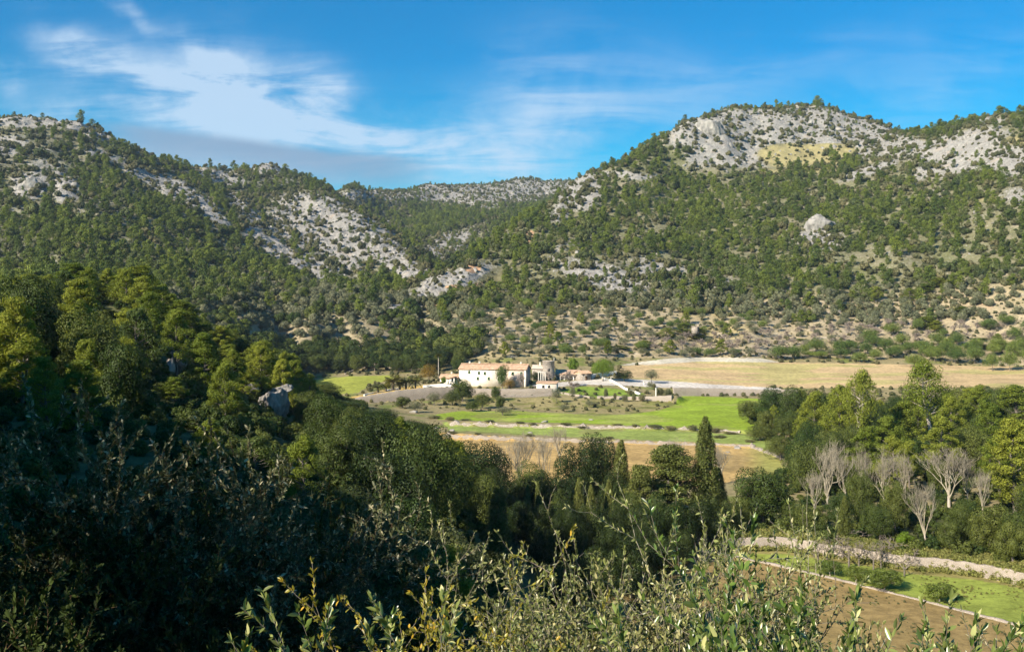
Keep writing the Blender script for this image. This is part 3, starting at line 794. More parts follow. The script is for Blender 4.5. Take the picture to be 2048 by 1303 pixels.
def clump(mb, c, rad, n, L, Wd, g, out=0.8, shell=0.5, along_up=0.0, droop=0.0, cut=None, tbias=0.0):
    d = rand_dirs(n, g)
    rho = shell + (1 - shell) * g.random(n) ** 0.5
    P = np.asarray(c) + d * np.asarray(rad) * rho[:, None]
    N = d * out * 1.25 + rand_dirs(n, g) * 0.6 + np.array((0, 0, 0.25))
    N /= np.linalg.norm(N, axis=1)[:, None]
    al = None
    if along_up:
        al = d * 0.7 + rand_dirs(n, g) * 0.6 + np.array((0, 0, along_up - droop))
    sz = g.uniform(0.7, 1.3, n)
    cards(mb, P, N, L * sz, Wd * sz, g, al, np.clip(g.random(n) * 0.8 + 0.1 + tbias, 0, 1))


def limb(mb, a, b, r0, r1, g, n=5, wob=0.12, sides=6):
    a, b = np.asarray(a, float), np.asarray(b, float)
    t = np.linspace(0, 1, n)[:, None]
    p = a + (b - a) * t
    L = np.linalg.norm(b - a)
    off = g.normal(size=(n, 3)) * wob * L * 0.25; off[0] = 0; off[-1] = 0
    mb.tube(p + off, np.linspace(r0, r1, n), sides)


PROTO = {}


def proto(kind, crown_mb, crown_mat, wood_mb, wood_mat, crown_name='crown', wood_name='trunk', h=None, w=None):
    c = crown_mb.mesh(kind + '_' + crown_name, crown_mat) if crown_mb else None
    t = wood_mb.mesh(kind + '_' + wood_name, wood_mat) if wood_mb else None
    mb = crown_mb or wood_mb
    V = np.concatenate(mb.v)
    hh = float(np.percentile(V[:, 2], 99.7)); ww = float(2 * np.percentile(np.hypot(V[:, 0], V[:, 1]), 97))
    PROTO.setdefault(kind, []).append((c, t, crown_name, wood_name, hh, ww))


def make_pine(seed, n_per=400, L=0.32, Wd=0.075, H=9.0, light=False, lean=0.0, bare=0.30, tall=1.0):
    g = np.random.default_rng(seed)
    cr, tr = MB(), MB()
    lx, ly = g.normal(0, 0.5) + lean, g.normal(0, 0.4)
    top = np.array((lx, ly, H * 0.93))
    tp = [np.array((0, 0, -0.6)), np.array((lx * .3, ly * .3, H * .3)), np.array((lx * .75 + g.normal(0, .15), ly * .75, H * .6)), top]
    tr.tube(tp, [0.22, 0.17, 0.11, 0.03], 7)
    n = 9 if light else 46
    for i in range(n):
        f = (i + 0.5) / n
        z = H * (bare + (1.0 - bare) * f)
        prof = (1.0 - f) ** 0.6 * 0.95 + 0.10
        if f < 0.25: prof *= 0.55 + 1.8 * f
        a = i * 2.4 + g.normal(0, 0.4)
        R = 2.9 * tall * prof * g.uniform(0.40, 1.15)
        base = np.array((lx * z / H * 0.8, ly * z / H * 0.8, z - R * 0.35 - .3))
        c = np.array((base[0] + R * math.cos(a), base[1] + R * math.sin(a), z + g.normal(0, 0.2)))
        if not light: limb(tr, base, c, 0.06, 0.02, g, 4, sides=4)
        r = (g.uniform(0.75, 1.2) * 1.55 if light else g.uniform(.45, 1.0)) * (0.75 + 0.5 * prof)
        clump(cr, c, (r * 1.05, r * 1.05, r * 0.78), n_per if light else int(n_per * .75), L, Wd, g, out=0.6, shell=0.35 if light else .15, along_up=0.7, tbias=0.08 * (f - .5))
    for i in range(3):
        clump(cr, top + g.normal(0, 0.4, 3) - (0, 0, .4), (0.75, 0.75, 0.7), n_per // 2, L, Wd, g, out=0.6, shell=0.2, along_up=0.9, tbias=.05)
    return cr, tr


def make_oak(seed, n_per=300, L=0.20, Wd=0.13, H=7.5, R=3.6, low=0.08, light=False, lobes=20, tr0=.32):
    g = np.random.default_rng(seed)
    cr, tr = MB(), MB()
    zc = H * (0.5 + low * .5); rz = H * (0.5 - low * .5)
    tr.tube([(0, 0, -0.6), (g.normal(0, .1), 0, H * .2), (g.normal(0, .3), g.normal(0, .3), H * .55)], [tr0, tr0 * .75, tr0 * .3], 7)
    n = 11 if light else lobes
    sq = g.uniform(0.85, 1.15, 2)
    for i in range(n):
        f = (i + 0.5) / n
        z = 1 - 1.75 * f
        s = math.sqrt(max(0, 1 - z * z)); a = i * 2.39996 + g.normal(0, .25)
        q = g.uniform(0.62, 0.95)
        c = np.array((R * s * math.cos(a) * q * sq[0], R * s * math.sin(a) * q * sq[1], zc + rz * z * q * g.uniform(.9, 1.05)))
        r = R * g.uniform(0.28, 0.55) * (1.25 if light else 1)
        clump(cr, c, (r, r, r * 0.85), int(n_per * (r / R / .36) ** 1.6) + 20, L, Wd, g, out=1.7, shell=0.78, tbias=g.normal(0, .12))
        if not light and i % 3 == 0: limb(tr, (0, 0, H * .35), c, 0.09, 0.03, g, 4, sides=4)
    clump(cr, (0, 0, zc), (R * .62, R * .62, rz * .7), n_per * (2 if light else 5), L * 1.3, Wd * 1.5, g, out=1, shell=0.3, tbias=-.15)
    return cr, tr


def make_cypress(seed, H=13.0, R=1.35, n=300, L=0.20, Wd=0.08, per=52, blunt=0.5):
    g = np.random.default_rng(seed)
    cr, tr = MB(), MB()
    tr.tube([(0, 0, -.6), (0, 0, H * .5), (0, 0, H * .9)], [.22, .14, .04], 6)
    for i in range(n):
        f = g.random() ** 0.9
        prof = min(1.0, (1 - f) ** blunt * 1.25) * (0.65 + 0.35 * min(1, f * 6))
        a = g.random() * 6.283
        rr = R * prof * g.uniform(0.72, 1.0)
        c = (rr * math.cos(a), rr * math.sin(a), 0.25 + f * (H - .6))
        r = R * 0.26 * (0.55 + 0.6 * prof)
        clump(cr, c, (r, r, r * 2.3), per, L, Wd, g, out=0.9, shell=0.45, along_up=2.2, tbias=g.normal(0, .08))
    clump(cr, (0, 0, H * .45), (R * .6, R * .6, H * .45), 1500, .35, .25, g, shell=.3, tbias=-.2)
    return cr, tr


def make_layered(seed, H=11.0, R=4.2, n=130, per=240):
    g = np.random.default_rng(seed)
    cr, tr = MB(), MB()
    tr.tube([(0, 0, -.6), (0, 0, H * .5), (.2, .1, H * .93)], [.35, .22, .05], 7)
    for i in range(n):
        f = g.random()
        prof = (1 - f) ** .55
        a = g.random() * 6.283; rr = R * prof * g.uniform(.25, 1.0)
        z = H * (0.06 + .85 * f)
        c = np.array((rr * math.cos(a), rr * math.sin(a), z))
        limb(tr, (0, 0, z - .5), c, .05, .02, g, 3, sides=4)
        r = g.uniform(.75, 1.25)
        clump(cr, c, (r, r, r * .42), per, .22, .11, g, out=.5, shell=.2, along_up=.3, tbias=g.normal(0, .06))
    return cr, tr


def branchy(mb, g, p, d, L, r, depth, spread=0.55, up=0.25, nb=(2, 4), ratio=0.72, rr=0.62, minr=0.012, tips=None, seg=3, sides=4, wob=0.16):
    pts = [p]; q = p.copy(); dd = d.copy()
    for i in range(seg):
        dd = dd + g.normal(size=3) * wob + np.array((0, 0, up * .25)); dd /= np.linalg.norm(dd)
        q = q + dd * L / seg; pts.append(q.copy())
    mb.tube(pts, np.linspace(max(r, minr), max(r * .66, minr * .8), seg + 1), sides if r > minr * 2 else 3)
    if tips is not None and depth <= 2: tips.append((pts, dd, depth == 0))
    if depth == 0: return
    k = int(g.integers(nb[0], nb[1] + 1))
    for i in range(k):
        nd = dd + g.normal(size=3) * spread + np.array((0, 0, up)); nd /= np.linalg.norm(nd)
        s = pts[-1] if i == 0 else pts[int(g.integers(max(1, seg - 1), seg + 1))]
        branchy(mb, g, s, nd, L * ratio * g.uniform(.8, 1.15), r * rr, depth - 1, spread, up, nb, ratio, rr, minr, tips, max(2, seg - 1), sides, wob)


def make_bare(seed, H=7.0, depth=6, spread=.42, up=.22, trunk=.22, stems=1, minr=.014, r0=.14, nb=(2, 4), ratio=.74):
    g = np.random.default_rng(seed)
    tr = MB(); tw = MB()
    tr.tube([(0, 0, -.5), (0, 0, H * trunk * .6), (g.normal(0, .1), g.normal(0, .1), H * trunk)], [r0 * 1.2, r0, r0 * .9], 7)
    for s in range(3 + stems):
        d = np.array((g.normal(0, spread), g.normal(0, spread), 1.0)); d /= np.linalg.norm(d)
        branchy(tw, g, np.array((0, 0, H * trunk * g.uniform(.7, 1))), d, H * .26, r0 * .6, depth - 1, spread + .12, up, nb, ratio, .6, minr)
    return tw, tr


def make_palm(seed, H=3.2, n=38, L=2.6, r=.26):
    g = np.random.default_rng(seed)
    cr, tr = MB(), MB()
    zz = np.linspace(-.5, H, 9)
    tr.tube(np.stack([0 * zz, 0 * zz, zz], 1), r + .2 * r * (np.arange(9) % 2), 8)
    for i in range(n):
        a = i * 2.4; el = math.radians(g.uniform(-25, 78))
        l = L * g.uniform(.8, 1.1)
        t = np.linspace(0, 1, 9)
        d = np.array((math.cos(a), math.sin(a), 0))
        z = H + l * (np.sin(el) * t - 0.42 * t * t * (1.1 - .4 * math.sin(el)))
        rad = l * np.cos(el * .8) * t * (1 - .12 * t)
        pts = np.stack([d[0] * rad, d[1] * rad, z], 1)
        cr.tube(pts, np.linspace(.03, .01, 9), 3, tint=.4)
        # leaflets on both sides of the rib
        tt = np.repeat(np.linspace(.08, .98, 26), 2)
        P = np.stack([np.interp(tt, t, pts[:, j]) for j in range(3)], 1)
        sd = np.tile([1, -1], 26)[:, None]
        side = np.array((-d[1], d[0], 0))
        al = side * sd + d * .55 + np.array((0, 0, -.15))
        ll = .62 * np.sin(np.pi * (tt * .8 + .15)) + .08
        al /= np.linalg.norm(al, axis=1)[:, None]
        N = np.array((0, 0, 1.0)) + side * sd * -.35 + g.normal(0, .15, (52, 3)); N /= np.linalg.norm(N, axis=1)[:, None]
        cards(cr, P + al * ll[:, None] * .5, N, ll, np.full(52, .085), g, al, np.full(52, g.random()))
    return cr, tr


def leaf_shape(mb, B, T, N, L, Wd, g, tint):
    """a real leaf: midrib fold, widest past the middle, slight curl; B base, T direction, N facing"""
    n = len(B)
    T = T / (np.linalg.norm(T, axis=1)[:, None] + 1e-9)
    N = N - T * (N * T).sum(1)[:, None]; N /= np.linalg.norm(N, axis=1)[:, None] + 1e-9
    S = np.cross(T, N)
    L = L[:, None]; Wd = Wd[:, None]
    curl = g.uniform(-.22, .10, n)[:, None]
    def at(u, s, up): return B + T * L * u + S * Wd * s + N * (L * curl * u * u + Wd * up)
    V = np.stack([at(0, 0, 0), at(.3, .42, .16), at(.3, 0, 0), at(.3, -.42, .16), at(.66, .40, .15), at(.66, 0, 0), at(.66, -.40, .15), at(1, 0, 0)], 1)
    i = np.arange(n)[:, None] * 8
    q = np.concatenate([i + np.array([[2, 1, 4, 5]]), i + np.array([[3, 2, 5, 6]])])
    t = np.concatenate([i + np.array([[0, 1, 2]]), i + np.array([[0, 2, 3]]), i + np.array([[5, 4, 7]]), i + np.array([[6, 5, 7]])])
    mb.add(V.reshape(-1, 3), q, t, np.repeat(tint, 8))


def leafy(tips, mb, g, L, ratio, space, spread=.9, up=.3):
    """leaves set along every thin twig, with a rosette at its tip"""
    A = np.array([np.asarray(t[0])[[0, -1]] for t in tips]); D = np.array([t[1] for t in tips]); end = np.array([t[2] for t in tips])
    Mi = np.array([np.asarray(t[0])[len(t[0]) // 2] for t in tips])
    ln = np.linalg.norm(A[:, 1] - A[:, 0], axis=1)
    k = np.maximum(1, (ln / space * g.uniform(.5, 1.4, len(ln)))).astype(int)
    i = np.repeat(np.arange(len(k)), k)
    f = g.random(len(i)) ** .75
    B = np.where(f[:, None] < .5, A[i, 0] + (Mi[i] - A[i, 0]) * f[:, None] * 2, Mi[i] + (A[i, 1] - Mi[i]) * (f[:, None] * 2 - 1))
    T = D[i] * (.6 + .5 * f[:, None]) + g.normal(size=B.shape) * spread * .6 + np.array((0, 0, up * .4))
    S = L * g.uniform(.55, 1.15, len(i))
    e = np.repeat(np.where(end)[0], 4)
    B = np.concatenate([B, A[e, 1]]); T = np.concatenate([T, D[e] * 1.1 + g.normal(size=(len(e), 3)) * .55]); S = np.concatenate([S, L * g.uniform(.45, .95, len(e))])
    N = g.normal(size=B.shape) * .65 + np.array((0, 0, .9))
    leaf_shape(mb, B, T, N, S, S * ratio * g.uniform(.8, 1.2, len(S)), g, g.random(len(S)))


def make_shrub(seed, H, spread, stems, depth, L, ratio=.36, space=None, twig=.0025, up=.20, nb=(2, 3), leafspread=1.0, ratio_len=.74, base=.25, fork=.56):
    """a real shrub: stems that fork down to twigs, leaves along the last twigs"""
    g = np.random.default_rng(seed)
    wood, leaf = MB(), MB(); tips = []
    for s in range(stems):
        a = s * 2.4 + g.normal(0, .4)
        d = np.array((math.cos(a) * spread, math.sin(a) * spread, 1.0)) + g.normal(size=3) * .12
        d /= np.linalg.norm(d)
        p = np.array((math.cos(a) * base * spread, math.sin(a) * base * spread, -.3))
        tot = sum(ratio_len ** i for i in range(depth + 1))
        branchy(wood, g, p, d, H / tot * g.uniform(.7, 1.1), twig * 1.42 ** depth, depth, fork, up, nb, ratio_len, .70, twig, tips, 3, 5, .16)
    leafy(tips, leaf, g, L, ratio, space or L * .27, leafspread)
    return leaf, wood, len(tips)


for s in range(6):
    a, b = make_pine(100 + s, H=9 + s % 3, bare=(.20, .12, .24, .10, .28, .16)[s], tall=(1, 1.1, .85, .95, 1.15, .8)[s]); proto('pine', a, M['pine'], b, M['bark'])
for s in range(3):
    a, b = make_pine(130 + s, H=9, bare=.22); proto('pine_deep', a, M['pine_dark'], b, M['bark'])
a, b = make_pine(151, H=9.5, bare=.42, tall=.8, n_per=170); proto('pine_pale', a, M['pine'], b, M['pale_bark'])
for s in range(6):
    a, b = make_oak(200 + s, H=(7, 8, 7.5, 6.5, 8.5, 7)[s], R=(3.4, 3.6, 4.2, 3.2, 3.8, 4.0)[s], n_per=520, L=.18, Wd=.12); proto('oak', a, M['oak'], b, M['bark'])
for s in range(3):
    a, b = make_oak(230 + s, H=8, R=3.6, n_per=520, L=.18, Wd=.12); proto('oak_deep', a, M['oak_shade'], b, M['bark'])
for s in range(4):
    a, b = make_oak(260 + s, H=6.5, R=3.9, low=.24, n_per=240, L=.22, Wd=.14, lobes=24, tr0=.22); proto('carob', a, M['carob'], b, M['bark'])
for s in range(4):
    a, b = make_oak(280 + s, H=4.5, R=2.3, low=.25, n_per=160, L=.20, Wd=.07, lobes=18, tr0=.16); proto('olive', a, M['olive'], b, M['bark'])
for s in range(3):
    a, b = make_oak(286 + s, H=5, R=2.7, low=.02, n_per=800, L=.13, Wd=.05, lobes=26, tr0=.16); proto('wild_olive', a, M['wild_olive'], b, M['bark'])
for s in range(3):
    a, b = make_oak(290 + s, H=2.4, R=1.5, low=.02, n_per=170, L=.14, Wd=.08, lobes=18); proto('bush', a, M['scrub'], b, M['bark'])
for s in range(3):
    a, b = make_oak(295 + s, H=2.2, R=1.6, low=.36, n_per=230, L=.13, Wd=.07, lobes=16, tr0=.09); proto('citrus', a, M['citrus'], b, M['pale_bark'])
a, b = make_oak(310, H=7, R=3.8, low=.12, n_per=240, L=.2, Wd=.12); proto('rust', a, M['autumn'], b, M['bark'])
a, b = make_oak(312, H=8.5, R=4.6, low=.28, n_per=300, L=.2, Wd=.12, lobes=40); proto('round', a, M['fresh'], b, M['bark'])
a, b = make_oak(313, H=6, R=2.6, low=.1, n_per=240, L=.2, Wd=.1); proto('willowy', a, M['citrus'], b, M['bark'])
a, b = make_oak(314, H=5, R=2.0, low=.12, n_per=240, L=.2, Wd=.1); proto('yellow', a, M['fresh'], b, M['bark'])
for s in range(3):
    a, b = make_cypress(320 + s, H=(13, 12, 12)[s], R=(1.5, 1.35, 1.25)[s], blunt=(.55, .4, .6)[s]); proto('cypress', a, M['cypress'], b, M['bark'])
a, b = make_layered(330); proto('layered', a, M['cypress'], b, M['bark'])
for s in range(6):
    a, b = make_bare(340 + s, H=(8, 7, 8.5, 7.5, 8, 6.5)[s], depth=6, spread=(.22, .34, .16, .28, .40, .24)[s], up=.42, minr=.010, r0=.13, nb=(2, 3), stems=3, ratio=.80); proto('poplar', a, M['twig'], b, M['pale_bark'], 'branches', 'trunk')
for s in range(3):
    a, b = make_bare(350 + s, H=4.2, depth=5, spread=.62, up=.10, trunk=.28, minr=.032, r0=.12, nb=(2, 4)); proto('almond', a, M['twig_mauve'], b, M['bark'], 'branches', 'trunk')
for s in range(3):
    a, b = make_bare(360 + s, H=3.6, depth=4, spread=.55, up=.08, trunk=.34, minr=.030, r0=.12, nb=(2, 3)); proto('pruned', a, M['twig_grey'], b, M['bark'], 'branches', 'trunk')
for s in range(3):
    a, b = make_palm(370 + s); proto('palm', a, M['palm'], b, M['bark'], 'fronds', 'trunk')
a, b = make_palm(380, H=9.5, n=40, L=1.7, r=.13); proto('tall_palm', a, M['palm'], b, M['pale_bark'], 'fronds', 'trunk')

EDGE_LIGHT = {}


def light_proto(name, mbs, mat):
    c = bpy.data.collections.new(name)
    for i, mb in enumerate(mbs):
        o = bpy.data.objects.new('%s_%d' % (name, i), mb.mesh(name, mat)); c.objects.link(o)
    EDGE_LIGHT[name] = c


light_proto('far_pine', [make_pine(400 + s, n_per=170, L=.50, Wd=.30, H=8, light=True, bare=.12, tall=(.8, 1, .9, .7, 1.05)[s])[0] for s in range(5)], M['pine_far'])
light_proto('far_bush', [make_oak(410 + s, H=2.6, R=1.6, light=True, n_per=60, L=.42, Wd=.3, low=.0)[0] for s in range(3)], M['scrub'])
light_proto('far_maquis', [make_oak(415 + s, H=3.0, R=2.0, light=True, n_per=70, L=.42, Wd=.3, low=.0)[0] for s in range(3)], M['maquis'])
light_proto('far_olive', [make_oak(420 + s, H=4.4, R=2.5, light=True, n_per=110, L=.40, Wd=.22, low=.12)[0] for s in range(3)], M['olive'])
light_proto('far_oak', [make_oak(430 + s, H=5.5, R=2.8, light=True, n_per=120, L=.42, Wd=.3, low=.02)[0] for s in range(3)], M['oak'])


def rock_mb(seed, sub=3, sq=(1, 1, 1), rough=.35):
    import bmesh
    g = np.random.default_rng(seed)
    bm = bmesh.new(); bmesh.ops.create_icosphere(bm, subdivisions=sub, radius=1.0)
    V = np.array([v.co[:] for v in bm.verts]); Fc = np.array([[v.index for v in f.verts] for f in bm.faces]); bm.free()
    # facets: cut by random planes, then roughened
    for k in range(14):
        n = g.normal(size=3); n /= np.linalg.norm(n); d = g.uniform(.55, .85)
        s = V @ n; V = V - np.outer(np.maximum(s - d, 0) * .9, n)
    o = seed * 3.1
    V = V * (1 + rough * (fbm(V[:, 0] * 1.3 + o + V[:, 2] * .7, V[:, 1] * 1.3 + V[:, 2] * .9, 1.1, 4))[:, None])
    if sub > 2:      # fissures and ledges
        V = V * (1 - .30 * rough * np.maximum(0, fbm(V[:, 0] + V[:, 1] * .6 + o, V[:, 2] * .45 + V[:, 1] * .4, .35, 4, .6, True) - .1)[:, None])
        V[:, 2] += .10 * fbm(V[:, 2] * 3 + V[:, 0] * .5, V[:, 1] * .4 + o, .5, 3)
    mb = MB(); mb.add(V * np.array(sq), tris=Fc); return mb


light_proto('crag', [rock_mb(500 + s, 2, (1, 1, (1.0, .8, 1.3, .7)[s])) for s in range(4)], M['limestone'])


# ------------------------------------------------------------------ stuff scattered as instances (nobody could count it)
def scatter_group(coll):
    ng = bpy.data.node_groups.new('scatter_' + coll.name, 'GeometryNodeTree')
    ng.interface.new_socket('Geometry', in_out='INPUT', socket_type='NodeSocketGeometry')
    ng.interface.new_socket('Geometry', in_out='OUTPUT', socket_type='NodeSocketGeometry')
    N, L = ng.nodes, ng.links
    gi, go = N.new('NodeGroupInput'), N.new('NodeGroupOutput')
    ci = N.new('GeometryNodeCollectionInfo'); ci.inputs['Collection'].default_value = coll
    ci.inputs['Separate Children'].default_value = True; ci.inputs['Reset Children'].default_value = True
    ip = N.new('GeometryNodeInstanceOnPoints'); ip.inputs['Pick Instance'].default_value = True
    def attr(nm, typ):
        a = N.new('GeometryNodeInputNamedAttribute'); a.data_type = typ; a.inputs['Name'].default_value = nm
        return [o for o in a.outputs if o.enabled and o.name == 'Attribute'][0]
    L.new(gi.outputs[0], ip.inputs['Points']); L.new(ci.outputs[0], ip.inputs['Instance'])
    L.new(attr('pick', 'INT'), ip.inputs['Instance Index'])
    L.new(attr('rot', 'FLOAT_VECTOR'), ip.inputs['Rotation']); L.new(attr('scl', 'FLOAT_VECTOR'), ip.inputs['Scale'])
    L.new(ip.outputs[0], go.inputs[0])
    return ng


def scatter(name, label, P, scl, coll, tilt=0.06, group=None):
    n = len(P)
    me = bpy.data.meshes.new(name)
    me.vertices.add(n); me.vertices.foreach_set('co', np.asarray(P, np.float32).ravel())
    g = np.random.default_rng(n)
    def put(nm, typ, arr, key):
        a = me.attributes.new(nm, typ, 'POINT'); a.data.foreach_set(key, arr)
    scl = np.asarray(scl, float)
    if scl.ndim == 1: scl = np.stack([scl * g.uniform(.85, 1.15, n), scl * g.uniform(.85, 1.15, n), scl * g.uniform(.8, 1.2, n)], 1)
    put('pick', 'INT', g.integers(0, len(coll.objects), n).astype(np.int32), 'value')
    put('scl', 'FLOAT_VECTOR', scl.astype(np.float32).ravel(), 'vector')
    put('rot', 'FLOAT_VECTOR', np.stack([g.normal(0, tilt, n), g.normal(0, tilt, n), g.uniform(0, 6.283, n)], 1).astype(np.float32).ravel(), 'vector')
    o = obj(name, me)
    md = o.modifiers.new('scatter', 'NODES'); md.node_group = scatter_group(coll)
    tag(o, label, kind='stuff')
    return o


def slope_points(n, r0, r1, th0=-.62, th1=.62, g=rng):
    th = g.uniform(th0, th1, n); r = np.sqrt(g.uniform(r0 * r0, r1 * r1, n))
    x, y = r * np.sin(th), r * np.cos(th)
    z = height(x, y)
    px, py = proj(x, y, z)
    return x, y, z, px, py, r


def thin(x, y, dmin, order=None):
    """keep points at least dmin apart (dmin may vary)"""
    dmin = np.broadcast_to(dmin, x.shape)
    cell = float(dmin.max()); grid = {}; keep = []
    for i in (range(len(x)) if order is None else order):
        cx, cy2 = int(x[i] // cell), int(y[i] // cell); ok = True
        for a in (-1, 0, 1):
            for b in (-1, 0, 1):
                for j in grid.get((cx + a, cy2 + b), ()):
                    if (x[i] - x[j]) ** 2 + (y[i] - y[j]) ** 2 < (0.5 * (dmin[i] + dmin[j])) ** 2: ok = False; break
                if not ok: break
            if not ok: break
        if ok: grid.setdefault((cx, cy2), []).append(i); keep.append(i)
    return np.array(keep, int)


def build_mountains():
    x, y, z, px, py, r = slope_points(250000, 300, 2350)
    n30 = fbm(x, y, 60, 4); n10 = fbm(x + 900, y, 14, 3)
    rf = np.interp(np.arctan2(x, y), [-.5, -.25, -.1, 0, .1, .5], [330, 420, 450, 480, 520, 520])
    on = (r > rf) & (py > 195)
    rock = blobs_at(ROCK, px + n10 * 14, py + n30 * 8); mead = blobs_at(MEADOW, px, py); org = blobs_at(ORANGE, px, py)
    # how closely the pines stand, read off the slopes
    D = np.where((px < 760) & (py < 520), .52, .60)
    for cx_, cy_, rx, ry, w in [(300, 430, 160, 40, .9), (560, 350, 120, 16, .8), (120, 480, 140, 60, .75), (1300, 420, 160, 90, .95), (1500, 450, 200, 80, 1.0), (1600, 560, 260, 40, 1.0), (1150, 480, 60, 60, .8), (860, 440, 130, 36, 1.0), (780, 560, 60, 30, 1.0), (560, 560, 70, 40, .85), (1780, 450, 120, 60, .8),
                                (1300, 300, 60, 30, .8), (1480, 270, 30, 10, .7), (1550, 222, 70, 7, .9), (1560, 350, 120, 14, .8), (1720, 262, 60, 6, .6), (1800, 280, 60, 8, .6), (1060, 430, 40, 20, .8), (980, 520, 30, 16, .7), (1860, 560, 160, 40, .7), (700, 372, 140, 8, .9), (1070, 358, 70, 6, .9), (1180, 400, 60, 30, .8)]:
        q = ((px - cx_) / rx) ** 2 + ((py - cy_) / ry) ** 2
        D = np.maximum(D, w * np.exp(-q * q * .5))
    D *= 1 - np.clip(rock, 0, 1) ** .5 * .96
    D *= 1 - .9 * np.clip(mead, 0, 1); D *= 1 - .9 * np.clip(org, 0, 1)
    D *= .22 + 1.05 * sstep(-.30, .3, n30 + n10 * .7)
    foot = np.interp(px, [-500, 0, 300, 500, 700, 850, 1000, 1200, 1500, 1700, 1900, 2048, 2600], [700, 640, 600, 570, 590, 610, 585, 595, 600, 590, 575, 540, 540])
    low = sstep(-46, 52, py - foot + n30 * 50 + n10 * 20)
    D *= 1 - .93 * low
    u = rng.random(len(x))
    pine = np.where(on & (u < D))[0]
    dm = np.interp(D[pine], [.15, .5, .8], [6.0, 4.6, 3.5]) * np.where(py[pine] < 330, 1.12, 1.0)
    k = pine[thin(x[pine], y[pine], dm)]
    sc = rng.gamma(9, 1 / 9, len(k)).clip(.4, 1.6) * .78 * np.where(rock[k] > .4, .7, 1.0)
    scatter('pine_forest', 'pine woods covering both mountain slopes behind the valley', np.stack([x[k], y[k], z[k] - .3], 1), sc, EDGE_LIGHT['far_pine'])
    # scrub between the pines and over the crags
    b = np.where(on & (u > D) & (u < D + .85 - .55 * np.clip(rock, 0, 1) - .45 * np.clip(mead, 0, 1)) & (low < .98))[0]
    b = b[thin(x[b], y[b], 2.9)]
    mq = (D[b] > .22) & (rng.random(len(b)) < .75)
    s = rng.gamma(4, .19, len(b)).clip(.3, 1.7)
    scatter('mountain_scrub', 'low grey green scrub between rocks and pines on the slopes', np.stack([x[b], y[b], z[b] - .2], 1)[~mq], s[~mq], EDGE_LIGHT['far_bush'])
    scatter('maquis', 'dark green bushes filling the pine woods on the slopes', np.stack([x[b], y[b], z[b] - .2], 1)[mq], s[mq] * 1.15, EDGE_LIGHT['far_maquis'])
    # limestone blocks standing out of the crags
    x, y, z, px, py, r = slope_points(80000, 420, 2250)
    rock = blobs_at(ROCK, px + fbm(x + 900, y, 14, 3) * 14, py + fbm(x, y, 60, 4) * 8)
    c = np.where((rng.random(len(x)) < np.clip(rock * 1.3 - .1, 0.03, 1)) & (py > 195) & (py < 660))[0]
    c = c[thin(x[c], y[c], 3.2)]
    s = rng.gamma(2.2, .34, len(c)) * (.6 + .6 * np.clip(rock[c], 0, 1))
    S = np.stack([s * rng.uniform(.8, 1.6, len(c)), s * rng.uniform(.8, 1.6, len(c)), s * rng.uniform(.6, 1.5, len(c))], 1)
    scatter('limestone_rubble', 'pale limestone blocks and crags breaking through the mountain scrub', np.stack([x[c], y[c], z[c] - .15 * s], 1), S, EDGE_LIGHT['crag'], tilt=.5)


build_mountains()

# ------------------------------------------------------------------ walls
def wall_along(name, label, pl, mat, thick=0.55, over=0.15, sink=0.6, rough=0.10, seed=1, cat='wall', front=-0.2, cap=None):
    """stone wall along world points (x, y, z foot, z top): uneven top and faces"""
    g = np.random.default_rng(seed)
    P = np.array(pl, float)
    seg = np.hypot(np.diff(P[:, 0]), np.diff(P[:, 1])); s = np.concatenate([[0], np.cumsum(seg)])
    n = max(3, int(s[-1] / 0.7)); t = np.linspace(0, s[-1], n)
    Q = np.stack([np.interp(t, s, P[:, j]) for j in range(4)], 1)
    d = np.gradient(Q[:, :2], axis=0); d /= np.linalg.norm(d, axis=1)[:, None]
    nn = np.stack([-d[:, 1], d[:, 0]], 1)
    top = Q[:, 3] + over + g.normal(0, rough, n); bot = Q[:, 2] - sink
    mid = (top + bot + sink * .5) / 2
    f = front + g.normal(0, rough * .5, (3, n)); b = front + thick + g.normal(0, rough * .4, n)
    rows = []
    for off, z in ((f[0] - .12, bot), (f[1] - .06, mid), (f[2], top - .05), (f[2] + .08, top), (b - .08, top + g.normal(0, rough * .5, n)), (b, top - .06), (b, bot)):
        rows.append(np.stack([Q[:, 0] + nn[:, 0] * off, Q[:, 1] + nn[:, 1] * off, z], 1))
    V = np.stack(rows, 1); k = V.shape[1]
    i = np.arange(n - 1)[:, None] * k; j = np.arange(k - 1)[None]
    q = np.stack([i + j, i + k + j, i + k + j + 1, i + j + 1], -1).reshape(-1, 4)
    mb = MB(); mb.add(V.reshape(-1, 3), q)
    for e in (0, n - 1):
        mb.add(V[e], [(0, 1, 5, 6), (1, 2, 4, 5)], [(2, 3, 4)])
    o = mb.build(name, mat)
    if label: tag(o, label, cat, kind='thing')
    return o


